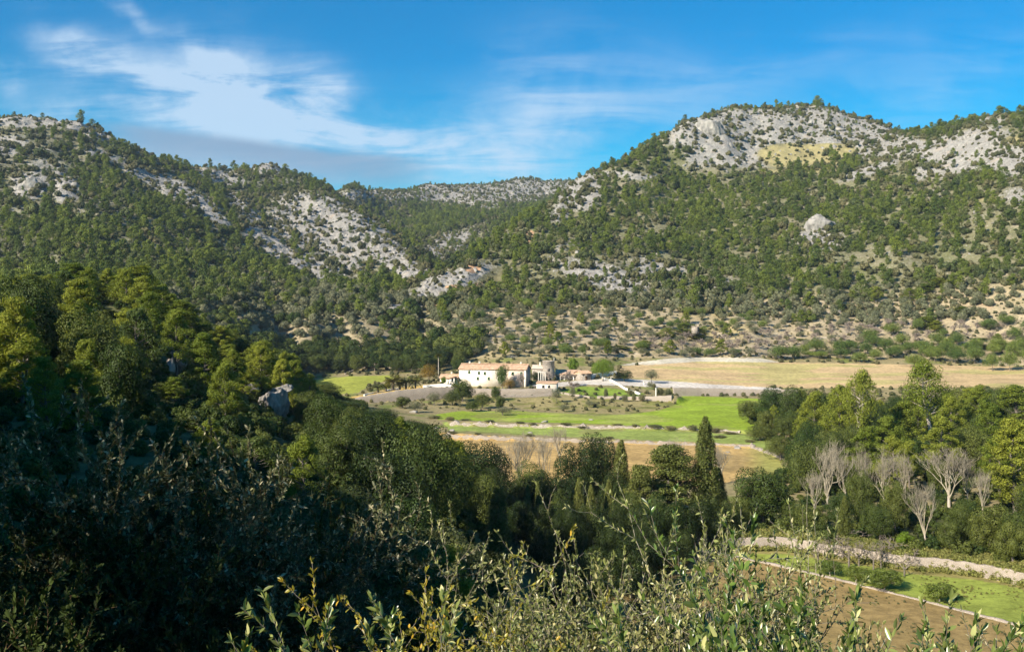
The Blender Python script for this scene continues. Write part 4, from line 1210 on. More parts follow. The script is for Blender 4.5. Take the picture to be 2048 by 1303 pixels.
wall_along('stone_wall', 'long pale rubble wall at the back of the grass field', STEPS['field_wall'], M['field_stone'], seed=2, rough=.06, over=.12)
wall_along('stone_wall', 'low terrace wall between the ochre field and the grass strip', STEPS['terrace_low'], M['field_stone'], seed=3, rough=.22, over=-.05)
wall_along('stone_wall', 'broken terrace wall under the bright green field', STEPS['terrace_mid'], M['old_stone'], seed=4, rough=.25, over=-.1)
wall_along('retaining_wall', 'tall pale retaining wall carrying the track above the green field', STEPS['road_wall'], M['field_stone'], thick=1.3, front=-.8, seed=5, rough=.06, over=.3)
wall_along('retaining_wall', 'stone retaining wall directly under the cream farmhouse', STEPS['house_wall'], M['field_stone'], thick=1.3, front=-.8, seed=6, rough=.05, over=.35)
wall_along('retaining_wall', 'long sloping pale stone wall below the row of palms', STEPS['palm_wall'], M['field_stone'], thick=1.3, front=-.8, seed=7, rough=.07, over=.1)
wall_along('garden_wall', 'low pinkish garden wall with a shaded end at the green field', STEPS['garden_wall'], M['field_stone'], thick=1.3, front=-.8, seed=8, rough=.04, over=.2)


def flat_line(pts, z):
    return [((px - CX) / F * (z * -F / (py - HY)), z * -F / (py - HY)) for px, py in pts]


def low_line(name, label, pts, z, h, mat, seed, thick=.45, cat='wall', rough=.05):
    pl = [(x, y, gz(x, y), gz(x, y) + h) for x, y in flat_line(pts, z)]
    return wall_along(name, label, pl, mat, thick=thick, over=0, sink=.3, rough=rough, seed=seed, cat=cat)


low_line('stone_kerb', 'thin line of pale stones dividing the grass from the brown field', [(1385, 1095), (1430, 1104), (1540, 1127), (1640, 1150), (1700, 1164), (1760, 1179), (1900, 1214), (2020, 1243), (2150, 1275)], -27.1, .14, M['field_stone'], 21, .36, 'kerb', .04)
low_line('low_wall', 'ragged line of stones at the far edge of the meadow behind the palms', [(690, 755), (720, 751), (760, 750), (800, 753)], -22.4, .5, M['field_stone'], 22, .5)
low_line('low_wall', 'white stepped wall beside the ochre bank under the palms', [(728, 788), (748, 784), (750, 783), (772, 781), (776, 779), (800, 777)], -23.4, .55, M['white_stone'], 23, .4, rough=.01)
low_line('low_wall', 'cream terrace wall between the palms and the farmhouse annex', [(846, 775), (862, 775), (884, 775), (905, 776)], -22.9, 1.1, M['white_stone'], 24, .4, rough=.01)
low_line('low_wall', 'pale path wall under the retaining wall of the farmhouse', [(1000, 797), (1040, 796), (1080, 795), (1120, 794), (1180, 797)], -25.4, .6, M['field_stone'], 25, .5)
low_line('low_wall', 'cream boundary wall between the stone hut and the round tree', [(1183, 763), (1196, 762), (1215, 760), (1232, 759)], -22.2, 1.7, M['white_stone'], 26, .4, rough=.02)
low_line('low_wall', 'short pale wall edging the track ramp below the round tree', [(1205, 771), (1225, 774), (1250, 779), (1280, 782)], -23.6, .7, M['white_stone'], 27, .4, rough=.03)


# ------------------------------------------------------------------ the farmhouse and its buildings
def roof_sheet(mb, x0, x1, ya, za, yb, zb, pitch=.42, amp=.06, th=.12, jit=0.02, seed=1):
    """rows of barrel tiles from the eave (ya, za) up to the ridge (yb, zb)"""
    g = np.random.default_rng(seed)
    nx = int((x1 - x0) / pitch * 4); xs = np.linspace(x0, x1, nx + 1)
    w = amp * np.sin((xs - x0) / pitch * 2 * np.pi)
    ny = 7; rows = []
    for j in range(ny + 1):
        f = j / ny
        rows.append(np.stack([xs, np.full_like(xs, ya + (yb - ya) * f), za + (zb - za) * f + w + g.normal(0, jit) + .02 * np.sin(xs * .7 + seed)], 1))
    V = np.concatenate([np.stack(rows), np.stack([r - (0, 0, th) for r in rows])[::-1]]); k = nx + 1; R = V.shape[0]
    i = np.arange(R)[:, None] * k; i2 = ((np.arange(R) + 1) % R)[:, None] * k; j = np.arange(nx)[None]
    q = np.stack([i + j, i + j + 1, i2 + j + 1, i2 + j], -1).reshape(-1, 4)
    mb.add(V.reshape(-1, 3), q)


def window(parent, x, z, w, h, shutters=True, y=0.0, name='window', frame='white_stone', depth=.22):
    """stone frame standing proud of the wall, dark pane, green shutters folded to the sides"""
    fr = MB(); t = .09
    fr.box((x - w / 2 - t, y - .035, z), (x - w / 2, y + .1, z + h)); fr.box((x + w / 2, y - .035, z), (x + w / 2 + t, y + .1, z + h))
    fr.box((x - w / 2 - t, y - .036, z + h), (x + w / 2 + t, y + .1, z + h + t)); fr.box((x - w / 2 - t - .04, y - .075, z - t), (x + w / 2 + t + .04, y + .1, z))
    f = fr.build(name, M[frame], parent)
    pa = MB(); pa.box((x - w / 2, y - .012, z), (x + w / 2, y + .05, z + h)); pa.build('pane', M['dark_glass'], f)
    if shutters:
        for s in (-1, 1):
            sh = MB(); xa = x + s * w * .27
            for k in range(6):
                sh.box((xa - w * .2, y - .075, z + h * (k / 6 + .02)), (xa + w * .2, y - .045, z + h * ((k + 1) / 6 - .02)))
            sh.box((xa - w * .22, y - .045, z + .01), (xa + w * .22, y - .02, z + h - .01))
            sh.build('shutter', M['shutter'], f)
    return f


def walls_box(mb, x0, x1, y0, y1, z0, z1):
    mb.box((x0, y0, z0), (x1, y1, z1))


def gable(mb, x, th, y0, y1, z0, ze, zr):
    ym = (y0 + y1) / 2
    v = [(x, y0, z0), (x, y1, z0), (x, y1, ze), (x, ym, zr), (x, y0, ze)]
    v2 = [(a + th, b, c) for a, b, c in v]
    mb.add(v + v2, [(0, 4, 2, 1), (5, 6, 7, 9), (0, 5, 9, 4), (4, 9, 8, 3), (3, 8, 7, 2), (2, 7, 6, 1), (1, 6, 5, 0)], [(4, 3, 2), (9, 7, 8)])


def chimney(parent, x, y, z, w=.6, h=1.1):
    mb = MB(); mb.box((x - w / 2, y - w / 2, z - .6), (x + w / 2, y + w / 2, z + h)); mb.box((x - w / 2 - .08, y - w / 2 - .08, z + h), (x + w / 2 + .08, y + w / 2 + .08, z + h + .12))
    for a in (-1, 1): mb.box((x + a * w * .3 - .08, y - .2, z + h + .12), (x + a * w * .3 + .08, y + .2, z + h + .38))
    mb.box((x - w / 2, y - w / 2, z + h + .38), (x + w / 2, y + w / 2, z + h + .46))
    return mb.build('chimney', M['white_stone'], parent)


def place(name, px, py, d, deg, label, cat):
    e = empty(name, W(px, py, d), math.radians(deg)); tag(e, label, cat); return e


# main house: origin at the front left corner of the facade, x along it, y into the depth
H1 = place('farmhouse', 918, 774, 355, -14, 'long cream farmhouse with tiled roof, green shutters and a shaded stone gable', 'farmhouse')
LX, DP, EV, RD = 23.8, 7.2, 6.4, 8.05
m = MB(); walls_box(m, 0, 16.6, 0, .5, -1.2, EV); gable(m, 0, .4, .5, DP, -1.2, EV, RD - .15); walls_box(m, .4, LX - .5, DP - .5, DP, -1.2, EV); m.build('wall', M['plaster'], H1)
m = MB(); walls_box(m, 16.6, LX, .01, .5, -1.2, EV); tag(m.build('wall', M['worn_plaster'], H1), 'worn pinkish plaster wall')
m = MB(); gable(m, LX - .5, .5, .5, DP, -1.2, EV, RD - .15); tag(m.build('gable_wall', M['old_stone'], H1), 'bare stone gable wall in shade')
m = MB(); walls_box(m, LX - .55, LX + .04, -.05, .52, -1.2, EV - .02); m.build('corner_stones', M['white_stone'], H1)
m = MB(); roof_sheet(m, -.3, LX + .25, -.45, EV - .05, DP / 2, RD, seed=3); roof_sheet(m, -.3, LX + .25, DP + .45, EV - .05, DP / 2, RD, seed=4)
m.tube([(-.3, DP / 2, RD + .05), (LX * .5, DP / 2, RD + .09), (LX + .25, DP / 2, RD + .05)], .14, 8)
R1 = m.build('roof', M['tile'], H1)
for (cx_, cyy) in ((2.6, DP * .62), (6.2, DP * .6), (21.2, DP * .55)): chimney(R1, cx_, cyy, RD - .4, .55, .75)
for (x, z) in ((3.7, 4.75), (7.2, 4.5), (9.3, 4.4), (6.8, 2.6), (10.7, 2.6), (14.6, 4.4), (14.2, 2.4)): window(H1, x, z, .78, 1.05)
for (x, z) in ((22.2, 4.5), (22.3, 2.5), (19.2, 4.4)): window(H1, x, z, .8, 1.1, y=.01)
m = MB(); m.box((17.7, -.02, 0), (18.8, .1, 2.3)); d1 = m.build('door', M['wood'], H1)
m = MB(); m.box((17.6, -.06, 2.3), (18.9, .05, 2.45)); m.build('lintel', M['white_stone'], d1)

# annex with porch on the left
H2 = place('annex', 880, 772, 357, -10, 'low annex with red tiled roof and pillared porch beside the farmhouse', 'outbuilding')
m = MB(); walls_box(m, 0, 6.4, 0, .4, -1, 3.0); gable(m, 0, .4, .4, 4.6, -1, 3.0, 4.1); walls_box(m, .4, 6.4, 4.2, 4.6, -1, 3.0); m.build('wall', M['plaster'], H2)
m = MB(); roof_sheet(m, -.3, 6.5, -.4, 2.95, 2.3, 4.25, seed=5); roof_sheet(m, -.3, 6.5, 5.0, 2.95, 2.3, 4.25, seed=6); R2 = m.build('roof', M['tile'], H2)
chimney(R2, 3.6, 2.6, 3.9, .5, .6)
m = MB(); m.add([(3.2, -2.6, 2.45), (6.6, -2.6, 3.35), (6.6, -.45, 3.6), (3.2, -.45, 2.75), (3.2, -2.6, 2.6), (6.6, -2.6, 3.5), (6.6, -.45, 3.75), (3.2, -.45, 2.9)], [(3, 2, 1, 0), (4, 5, 6, 7), (0, 1, 5, 4), (1, 2, 6, 5), (2, 3, 7, 6), (3, 0, 4, 7)]); m.build('porch_roof', M['wood'], H2)
for x in (3.5, 4.5, 5.6):
    m = MB(); m.box((x - .16, -2.5, -1), (x + .16, -2.2, 2.45 + (x - 3.2) * .26)); m.build('pillar', M['white_stone'], H2)
window(H2, 1.6, 1.3, .7, .9, False)

# small outbuilding on the terrace edge
H3 = place('shed', 1073, 786, 340.5, -12, 'small cream outbuilding with two dark windows at the terrace edge', 'shed')
m = MB(); walls_box(m, 0, 6.7, 0, 3.2, -1.2, 3.35); m.build('wall', M['plaster'], H3)
m = MB(); roof_sheet(m, -.25, 6.95, -.35, 3.42, 3.6, 4.0, seed=7); m.build('roof', M['tile'], H3)
for x in (2.3, 4.2): window(H3, x, 1.75, .85, 1.0, False)

# round stone tower (an old windmill stump)
H4 = place('stone_tower', 1097, 762, 366, 0, 'round stone tower stump with a flat top behind the white pillars', 'tower')
m = MB(); n = 28; prof = [(2.35, -1.5), (2.3, 1.5), (2.2, 4), (2.12, 7.0), (2.2, 7.05), (2.2, 7.35), (1.8, 7.35), (1.75, 6.6), (0.01, 6.6)]
V = []; 
for r_, z_ in prof:
    for i in range(n): V.append((r_ * math.cos(i * 6.2832 / n), r_ * math.sin(i * 6.2832 / n), z_))
q = [(j * n + i, j * n + (i + 1) % n, (j + 1) * n + (i + 1) % n, (j + 1) * n + i) for j in range(len(prof) - 1) for i in range(n)]
m.add(V, q); m.build('wall', M['old_stone'], H4, True)
m = MB(); m.box((-.4, -2.32, 3.6), (.3, -1.9, 4.6)); m.build('window', M['dark_glass'], H4)

# lower stone barn between gable and tower
H5 = place('stone_barn', 1064, 762, 366, -12, 'low stone barn with a pale tiled roof between gable and tower', 'barn')
m = MB(); walls_box(m, 0, 4.6, 0, .4, -1, 4.6); gable(m, 0, .4, .4, 4.4, -1, 4.6, 5.6); gable(m, 4.2, .4, .4, 4.4, -1, 4.6, 5.6); m.build('wall', M['old_stone'], H5)
m = MB(); roof_sheet(m, -.2, 4.9, -.3, 4.6, 2.2, 5.85, seed=8); roof_sheet(m, -.2, 4.9, 4.7, 4.6, 2.2, 5.85, seed=9); R5 = m.build('roof', M['worn_plaster'], H5)
chimney(R5, 2.6, 2.0, 5.5, .4, .9)
window(H5, 2.6, 2.2, .8, 1.1, False, frame='old_stone')

# pergola of white pillars
H6 = place('pergola', 1084, 761, 352, -8, 'pergola of four thin white pillars above the small outbuilding', 'pergola')
for i, x in enumerate((-1.2, -.4, .35, 1.15)):
    m = MB(); m.tube([(x, 0, -.8), (x, 0, 2.7)], .13, 8); m.box((x - .2, -.2, 2.7), (x + .2, .2, 2.82)); m.build('pillar', M['white_stone'], H6, False)
m = MB(); m.box((-1.5, -.12, 2.83), (1.5, .12, 3.0)); m.build('beam', M['white_stone'], H6)

# building with red roof and arcade, then the hut with the ochre roof
H7 = place('arcade_house', 1111, 764, 367, -8, 'low house with bright red roof and dark open arcade behind the bare trees', 'house')
m = MB(); walls_box(m, 0, 8.4, 2.0, 4.6, -1, 2.9); walls_box(m, 0, 8.4, 0, .35, 2.2, 2.95)
m.build('wall', M['worn_plaster'], H7)
for x in (0, 1.5, 3.0, 4.6, 6.3, 8.1):
    m = MB(); m.box((x, .002, -1), (x + .32, .348, 2.2)); m.build('pillar', M['white_stone'], H7)
m = MB(); roof_sheet(m, -.3, 8.7, -.3, 2.95, 4.7, 4.4, seed=10); m.build('roof', M['tile'], H7)
H8 = place('stone_hut', 1163, 764, 364, 38, 'square stone hut with a light ochre roof and its front in shade', 'hut')
m = MB(); walls_box(m, 0, 4.6, 0, 4.0, -1.2, 3.0); m.build('wall', M['old_stone'], H8)
m = MB(); roof_sheet(m, -.3, 4.9, -.3, 3.05, 2.0, 4.05, seed=11); roof_sheet(m, -.3, 4.9, 4.3, 3.05, 2.0, 4.05, seed=12)
m.add([(-.02, 0, 3.0), (-.02, 4, 3.0), (-.02, 2, 3.9), (4.62, 0, 3.0), (4.62, 4, 3.0), (4.62, 2, 3.9)], None, [(0, 2, 1), (3, 4, 5)])
m.build('roof', M['tile'], H8)
m = MB(); m.box((1.8, -.03, 0), (2.9, .1, 2.1)); m.build('door', M['wood'], H8)

# the field hut far up in the orchard
H9 = place('field_hut', 1394, 662, 472, 62, 'tiny grey field hut among trees on the orchard slope', 'hut')
m = MB(); walls_box(m, 0, 3.2, 0, 2.6, -1.2, 1.9); m.build('wall', M['old_stone'], H9)
m = MB(); roof_sheet(m, -.2, 3.4, -.25, 1.95, 2.85, 2.35, seed=13); m.build('roof', M['worn_plaster'], H9)
m = MB(); m.box((1.1, -.03, 0), (1.9, .1, 1.6)); m.build('door', M['dark_glass'], H9)

# posts
def post(name, px, pyt, d, label, cat, r=.09, arm=False, mat='white_stone', foot_py=None):
    x, y, _ = W(px, pyt, d); zt = (HY - pyt) / F * d; z0 = gz(x, y)
    e = empty(name, (x, y, z0)); tag(e, label, cat)
    h = max(.8, zt - z0)
    m = MB(); m.tube([(0, 0, -.4), (0, 0, h)], [r * 1.2, r], 8); m.build('pole', M[mat], e)
    if arm:
        m = MB(); m.tube([(0, 0, h), (.35, -.1, h + .12), (.6, -.15, h + .05)], .05, 6); m.box((.45, -.28, h - .06), (.8, 0, h + .05)); m.build('lamp_head', M[mat], e)
    else:
        m = MB(); m.box((-r * 1.6, -r * 1.6, h), (r * 1.6, r * 1.6, h + .12)); m.build('cap', M[mat], e)
    return e


post('lamp_post', 1222, 753, 358, 'white lamp post beside the dark bush on the track', 'lamp post', .1, True)
post('pole', 1108, 716, 368, 'tall thin white mast beside the stone tower', 'pole', .09)
post('gate_post', 1288, 763, 362, 'stubby white gate post where the track narrows below the olive', 'post', .22)
post('gate_post', 1312, 776, 332, 'white post at the hedge above the garden wall', 'post', .18)


# ------------------------------------------------------------------ rocks one can point to
def crag(name, px, py, d, size, seed, label, rot=(0, 0, 0), sub=5, rough=.4, cat='rock', mat='limestone'):
    mb = rock_mb(seed, sub, size, rough)
    V = np.concatenate(mb.v)
    e = Euler([math.radians(a) for a in rot]).to_matrix()
    mb.v = [V @ np.array(e).T]
    o = mb.build(name, M[mat], None, False); o.location = W(px, py, d)
    tag(o, label, cat); return o


crag('rock_outcrop', 548, 816, 124, (1.35, 2.7, 3.5), 601, 'tall leaning limestone outcrop in the woods, lit on top and shaded below', (6, 16, -40), rough=.5, mat='weathered')
crag('boulder', 506, 778, 127, (.95, 1.1, 1.0), 602, 'small round boulder just above the leaning limestone outcrop', (0, 10, 40), mat='weathered')
crag('rock_outcrop', 558, 784, 127, (1.9, 1.2, .8), 603, 'flat slab of limestone on top of the leaning outcrop', (0, -20, 20), rough=.5, mat='weathered')
crag('rock_outcrop', 350, 724, 125, (1.7, 1.6, 2.0), 604, 'broken pale rock face showing between pines on the near slope', (0, 20, 0), mat='weathered')
crag('rock_outcrop', 338, 742, 123, (1.0, 1.2, 1.7), 605, 'pinkish rock spur under the broken rock face between pines', (0, 10, 30))
crag('rock_dome', 1636, 462, 684, (11.5, 10, 12.5), 606, 'smooth pale rock dome standing out of the right hillside woods', (0, 6, 20), rough=.28)
crag('cliff', 62, 380, 668, (11, 9, 10), 607, 'larger pale cliff on the left mountain flank', (0, 18, 10), rough=.34)
crag('cliff', 133, 385, 682, (6, 6, 9), 608, 'narrower pale cliff beside the larger one on the left mountain', (0, 12, 0), rough=.34)
crag('cliff', 1418, 262, 930, (18, 9, 13), 609, 'steep pale cliff at the shoulder of the right summit', (0, -14, -10), rough=.36)
for i, (px, py, w, lab) in enumerate([(1090, 836, 14, 'white boulder at the upper edge of the green field'), (1182, 832, 10, 'flat white rock beside the green field under the wild slope'), (1060, 853, 9, 'pale block fallen from the broken terrace wall'), (1475, 876, 16, 'heap of pale stones at the corner of the terrace'),
                                      (828, 822, 18, 'pale rock face among bushes below the palm wall'), (872, 846, 14, 'pinkish boulder at the upper corner of the ochre field'), (905, 850, 12, 'pale boulder under the broken terrace wall'), (1455, 883, 9, 'small pale stone beside the stone heap')]):
    z = -26.2; d = z * -F / (py + 4 - HY); x = (px - CX) / F * d; s = w / 2 / F * d
    mb = rock_mb(620 + i, 3, (s * 1.2, s, s * .55), .35); o = mb.build('boulder', M['limestone']); o.location = (x, d, gz(x, d) + s * .15); tag(o, lab, 'boulder')

# ------------------------------------------------------------------ plants as individual things
NAMES = {'wild_olive': ('wild_olive', 'tree'), 'pine': ('pine_tree', 'pine tree'), 'pine_deep': ('pine_tree', 'pine tree'), 'pine_pale': ('pine_tree', 'pine tree'), 'oak': ('holm_oak', 'oak tree'), 'oak_deep': ('holm_oak', 'oak tree'), 'carob': ('carob_tree', 'carob tree'), 'olive': ('olive_tree', 'olive tree'),
         'bush': ('bush', 'bush'), 'citrus': ('citrus_tree', 'citrus tree'), 'rust': ('autumn_tree', 'tree'), 'round': ('round_tree', 'tree'), 'willowy': ('weeping_tree', 'tree'), 'yellow': ('yellow_green_tree', 'tree'), 'cypress': ('cypress_tree', 'cypress'), 'layered': ('cedar_tree', 'cedar'),
         'poplar': ('bare_poplar', 'bare tree'), 'almond': ('bare_almond_tree', 'bare tree'), 'pruned': ('pruned_tree', 'bare tree'), 'palm': ('palm_tree', 'palm'), 'tall_palm': ('fan_palm', 'palm')}
PLANTS = []          # object, kind, x pixel, middle y pixel, zone, label or None


def plant(kind, x, y, h, w=None, zone=None, label=None, group=None, var=None, z=None, rz=None):
    vs = PROTO[kind]
    c, t, cn, tn, hh, ww = vs[rng.integers(0, len(vs)) if var is None else var]
    s = h / hh
    sx = s if w is None else w / ww
    zz = gz(x, y) if z is None else z
    nm, cat = NAMES[kind]
    e = empty(nm, (x, y, zz - .05), rng.uniform(0, 6.283) if rz is None else rz, (sx, sx, s))
    tag(e, None, cat, group)
    if t: obj(tn, t, e)
    if c: obj(cn, c, e)
    px, py = proj(x, y, zz + h * .5)
    PLANTS.append([e, kind, px, py, zone, label, h])
    return e


def plant_px(kind, px, pyt, d, wpx=None, **kw):
    x = (px - CX) / F * d; z = gz(x, d)
    h = max(.6, (HY - pyt) / F * d - z)
    return plant(kind, x, d, h, None if wpx is None else wpx / F * d, z=z, **kw)


HAND = []            # world x, y, radius of plants set by hand: the fill keeps clear of them


def hand(kind, lst, zone=None, group=None, label=None, keep=.8, **kw):
    for it in lst:
        px, pyt, d, w = it[:4]
        e = plant_px(kind, px, pyt, d, w, zone=zone, group=group, label=it[4] if len(it) > 4 else label, **kw)
        HAND.append((e.location.x, e.location.y, (w or 60) / F * d * .5 * keep))


NEAR_G = 'pines on the near left slope'
hand('pine', [(55, 548, 165, 80), (160, 526, 160, 95), (262, 530, 152, 112), (120, 566, 150, 70), (198, 622, 140, 76), (372, 600, 150, 100), (440, 650, 150, 66), (260, 655, 132, 66), (85, 668, 128, 56), (30, 672, 128, 64), (115, 708, 118, 60), (200, 700, 122, 78),
              (250, 696, 124, 56), (212, 758, 94, 56), (110, 752, 94, 60), (40, 784, 86, 70), (405, 682, 138, 84), (455, 688, 142, 60), (352, 752, 98, 66), (522, 680, 142, 92), (590, 706, 170, 60), (490, 742, 124, 64), (412, 838, 62, 86), (150, 770, 90, 60), (300, 700, 126, 60), (-30, 690, 120, 80), (-20, 560, 160, 80),
              (335, 640, 140, 70), (470, 800, 98, 70), (20, 725, 112, 60), (160, 690, 125, 56)], 'near slope', NEAR_G)
hand('pine_deep', [(515, 872, 62, 118), (575, 715, 190, 60), (230, 600, 150, 60)], 'near slope', NEAR_G)
hand('oak_deep', [(20, 585, 140, 120), (75, 612, 132, 90), (15, 640, 128, 90), (95, 650, 126, 60)], 'near slope', 'dark oaks on the near left slope')  # dark leaf colour stands for the shaded pocket of the slope

# the row of cypresses and dark trees at the edge of the lower field
hand('cypress', [(997, 966, 78, 60, 'broad sunlit cypress standing by itself in front of the black hollow'), (1411, 834, 128, 60, 'tallest cypress, a dark green column at the end of the tree row'), (1055, 968, 118, 24, 'thin cypress of the row just right of the broad sunlit one'),
                 (1076, 962, 120, 22, 'slender cypress spire in the middle of the dark row'), (1158, 955, 118, 32, 'cypress with a rounded tip beside the dark double oak'), (1242, 880, 132, 46, 'ragged cypress with a crooked top against the ochre field'),
                 (1182, 968, 122, 28, 'short cypress below the dark double oak'), (1218, 958, 124, 30, 'stout cypress under the crooked one'), (1436, 935, 129, 44, 'lower cypress leaning on the tallest column'), (1690, 990, 121, 30, 'small cypress by the long stone wall, tiered branches')], 'cypress row', 'cypresses by the lower field')
hand('layered', [(1338, 890, 128, 165, 'wide cedar with flat layered branches beside the tallest cypress'), (1280, 930, 124, 90, 'smaller layered cedar between the crooked cypress and the wide cedar')], 'cypress row')
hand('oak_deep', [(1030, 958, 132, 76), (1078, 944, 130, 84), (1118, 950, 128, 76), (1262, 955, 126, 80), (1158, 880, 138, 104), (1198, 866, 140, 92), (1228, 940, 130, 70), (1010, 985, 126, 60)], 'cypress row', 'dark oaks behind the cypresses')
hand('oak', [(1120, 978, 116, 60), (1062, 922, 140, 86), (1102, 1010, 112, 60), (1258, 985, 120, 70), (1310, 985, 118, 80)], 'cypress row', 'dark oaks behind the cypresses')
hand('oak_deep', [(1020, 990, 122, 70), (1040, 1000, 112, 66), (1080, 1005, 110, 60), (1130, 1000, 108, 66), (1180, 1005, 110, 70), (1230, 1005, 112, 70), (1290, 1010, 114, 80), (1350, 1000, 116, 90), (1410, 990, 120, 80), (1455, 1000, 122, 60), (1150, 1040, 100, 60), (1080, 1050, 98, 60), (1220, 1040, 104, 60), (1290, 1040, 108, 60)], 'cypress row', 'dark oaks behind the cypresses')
hand('oak_deep', [(1262, 1068, 100, 90), (1320, 1072, 104, 80), (1200, 1090, 92, 90), (1150, 1100, 84, 80), (1290, 1125, 90, 70), (1362, 1058, 113, 56), (1105, 1120, 76, 80)], 'cypress row', 'dark oaks behind the cypresses')  # dark-leaved oaks set here to stand for the black shade
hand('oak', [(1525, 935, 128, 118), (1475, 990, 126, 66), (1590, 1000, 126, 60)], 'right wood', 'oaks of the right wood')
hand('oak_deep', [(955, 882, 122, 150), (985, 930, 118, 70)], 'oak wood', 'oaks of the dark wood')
hand('oak', [(650, 762, 250, 76), (590, 785, 210, 84), (690, 800, 230, 70), (760, 815, 225, 74), (840, 842, 205, 80), (870, 860, 180, 70), (640, 900, 92, 90), (800, 930, 100, 90)], 'oak wood', 'oaks of the dark wood')

# bare trees
hand('poplar', [(1040, 862, 165, 96, 'large spreading bare tree in front of the ochre field'), (1085, 868, 172, 70, 'slighter bare tree beside the large spreading one'), (1000, 880, 160, 50, 'small bare tree by the edge of the dark oak wood'), (1440, 890, 175, 80, 'bare tree behind the tallest cypress'), (1350, 872, 190, 60, 'faint bare tree above the wide cedar'), (1120, 850, 200, 50, 'thin bare tree at the terrace wall behind the double oak')], 'bare', 'bare winter trees by the ochre field')
hand('poplar', [(1655, 880, 150, 92, 'pale bare tree with fanned branches, first of the line in the right wood'), (1722, 888, 152, 50, 'narrow bare tree squeezed between oaks of the right wood'), (1768, 892, 150, 80, 'pale bare tree forking low, middle of the line in the right wood'), (1812, 902, 150, 60, 'short bare tree with leaning stems in the right wood'), (1898, 892, 146, 124, 'widest pale bare tree of the right wood'), (1850, 962, 122, 74, 'bare tree with a straight white trunk just behind the stone wall'), (1966, 938, 136, 50, 'small bare tree beside the widest one'), (1630, 940, 140, 60, 'low bare tree bending over the oaks'), (1690, 905, 156, 56, 'hazy bare tree just behind the fanned one'), (1935, 920, 150, 54, 'hazy bare tree overlapping the widest one')], 'bare', 'bare pale trees in the right wood')
hand('pruned', [(1636, 1077, 112.1, 41, 'crooked pruned tree nearest the stone kerb'), (1654, 1072, 115.9, 54, 'pruned tree with tangled grey limbs before the stone wall'), (1710, 1058, 120.4, 80, 'dark twisted pruned tree close to the stone wall'), (1698, 1080, 112.3, 64, 'pruned tree in the middle of the grove'), (1685, 1072, 115.6, 57, 'pruned tree with two upright limbs'), (1762, 1080, 111.9, 54, 'pruned tree with a flat crown'), (1747, 1082, 111.4, 54, 'thin pruned tree among the grove'), (1809, 1102, 108.6, 54, 'leaning pruned tree casting a long shadow'), (1826, 1095, 111.4, 44, 'outermost pruned tree of the grove'), (1677, 1068, 117.6, 54, 'pruned tree by the wall behind the first citrus'), (1718, 1078, 113.0, 57, 'short pruned tree behind the forked citrus'), (1778, 1070, 113.7, 60, 'pruned tree with a wide dark crown near the wall'), (1432, 1032, 127.3, 57, 'bare forked tree standing in shade at the end of the grass field')], 'grove', 'pruned bare trees on the grass field')
hand('citrus', [(1661, 1117, 108.8, 54, 'small citrus tree at the upper end of the kerb row'), (1711, 1131, 106.1, 52, 'citrus tree with a forked pale trunk by the kerb'), (1768, 1137, 103.2, 86, 'largest citrus tree with a dark round shadow'), (1878, 1162, 98.8, 70, 'solitary low citrus tree apart from the others'), (1732, 1136, 105.5, 44, 'citrus tree tucked between two others at the kerb')], 'grove', 'citrus trees along the kerb')

# round the farmhouse
hand('palm', [(756, 767, 333, 34, 'lowest palm at the end of the palm row'), (786, 748, 335, 46, 'tallest dark palm of the row'), (772, 764, 338, 30, 'half hidden palm between the lowest and the tallest'), (812, 752, 340, 34, 'palm with a pale trunk in the middle of the row'), (831, 751, 342, 30, 'golden palm nearest the farmhouse'), (800, 757, 337, 30, 'short palm under its taller neighbours')], 'garden', 'palms in a row on the bank')
hand('tall_palm', [(877, 706, 372, 16, 'tall slim palm behind the annex')], 'garden')
hand('rust', [(858, 727, 366, 40, 'rust and yellow autumn tree between palms and annex')], 'garden')
hand('yellow', [(887, 752, 352, 12, 'small bright yellow shrub by the annex porch'), (1146, 714, 385, 24, 'round yellow green tree above the red roof'), (1103, 690, 430, 26, 'bright yellow green tree on the slope above the tower')], 'garden')
hand('willowy', [(1005, 729, 346, 30, 'light green weeping tree in front of the farmhouse wall')], 'garden')
hand('rust', [(1018, 757, 342, 28, 'low orange brown hedge plant at the foot of the weeping tree'), ], 'garden')
hand('round', [(1206, 716, 362, 48, 'big round bright green tree beside the track')], 'garden')
hand('oak_deep', [(1248, 738, 364, 34, 'dark round bush next to the big round tree'), (1072, 742, 364, 22, 'dark shrub against the shaded gable')], 'garden')
hand('olive', [(1303, 737, 366, 32, 'olive tree standing alone at the edge of the straw field'), (1300, 762, 352, 16, 'low olive shrub under the solitary olive'), (1128, 808, 300, 26, 'olive tree with a dark shadow on the green field'), (1005, 812, 290, 38, 'grey olive tree at the bottom of the wild slope'), (1113, 776, 322, 22, 'olive at the corner of the small outbuilding'), (1145, 774, 330, 16, 'small round bush on the grass under the bare garden trees'),
               (868, 782, 310, 34, 'grey green olive under the palm wall'), (1178, 800, 310, 18, 'low grey bush on the wild slope'), (1190, 803, 312, 20, 'second low grey bush on the wild slope'), (830, 800, 290, 34, 'feathery grey tree under the sloping palm wall')], 'garden', 'olives below the farmhouse')
hand('oak', [(925, 758, 322, 46, 'dark green tree in front of the farmhouse terrace'), (905, 778, 312, 40, 'dense green tree under the farmhouse terrace'), (965, 783, 308, 34, 'grey green tree beside the dense one below the terrace'), (992, 772, 325, 22, 'bushy tree against the retaining wall'), (1000, 790, 306, 22, 'yellowish shrub tree on the wild slope'), (805, 792, 300, 34, 'round tree hiding the foot of the palm wall'), (945, 800, 300, 30, 'low tree at the edge of the wild slope')], 'garden', 'trees below the farmhouse')
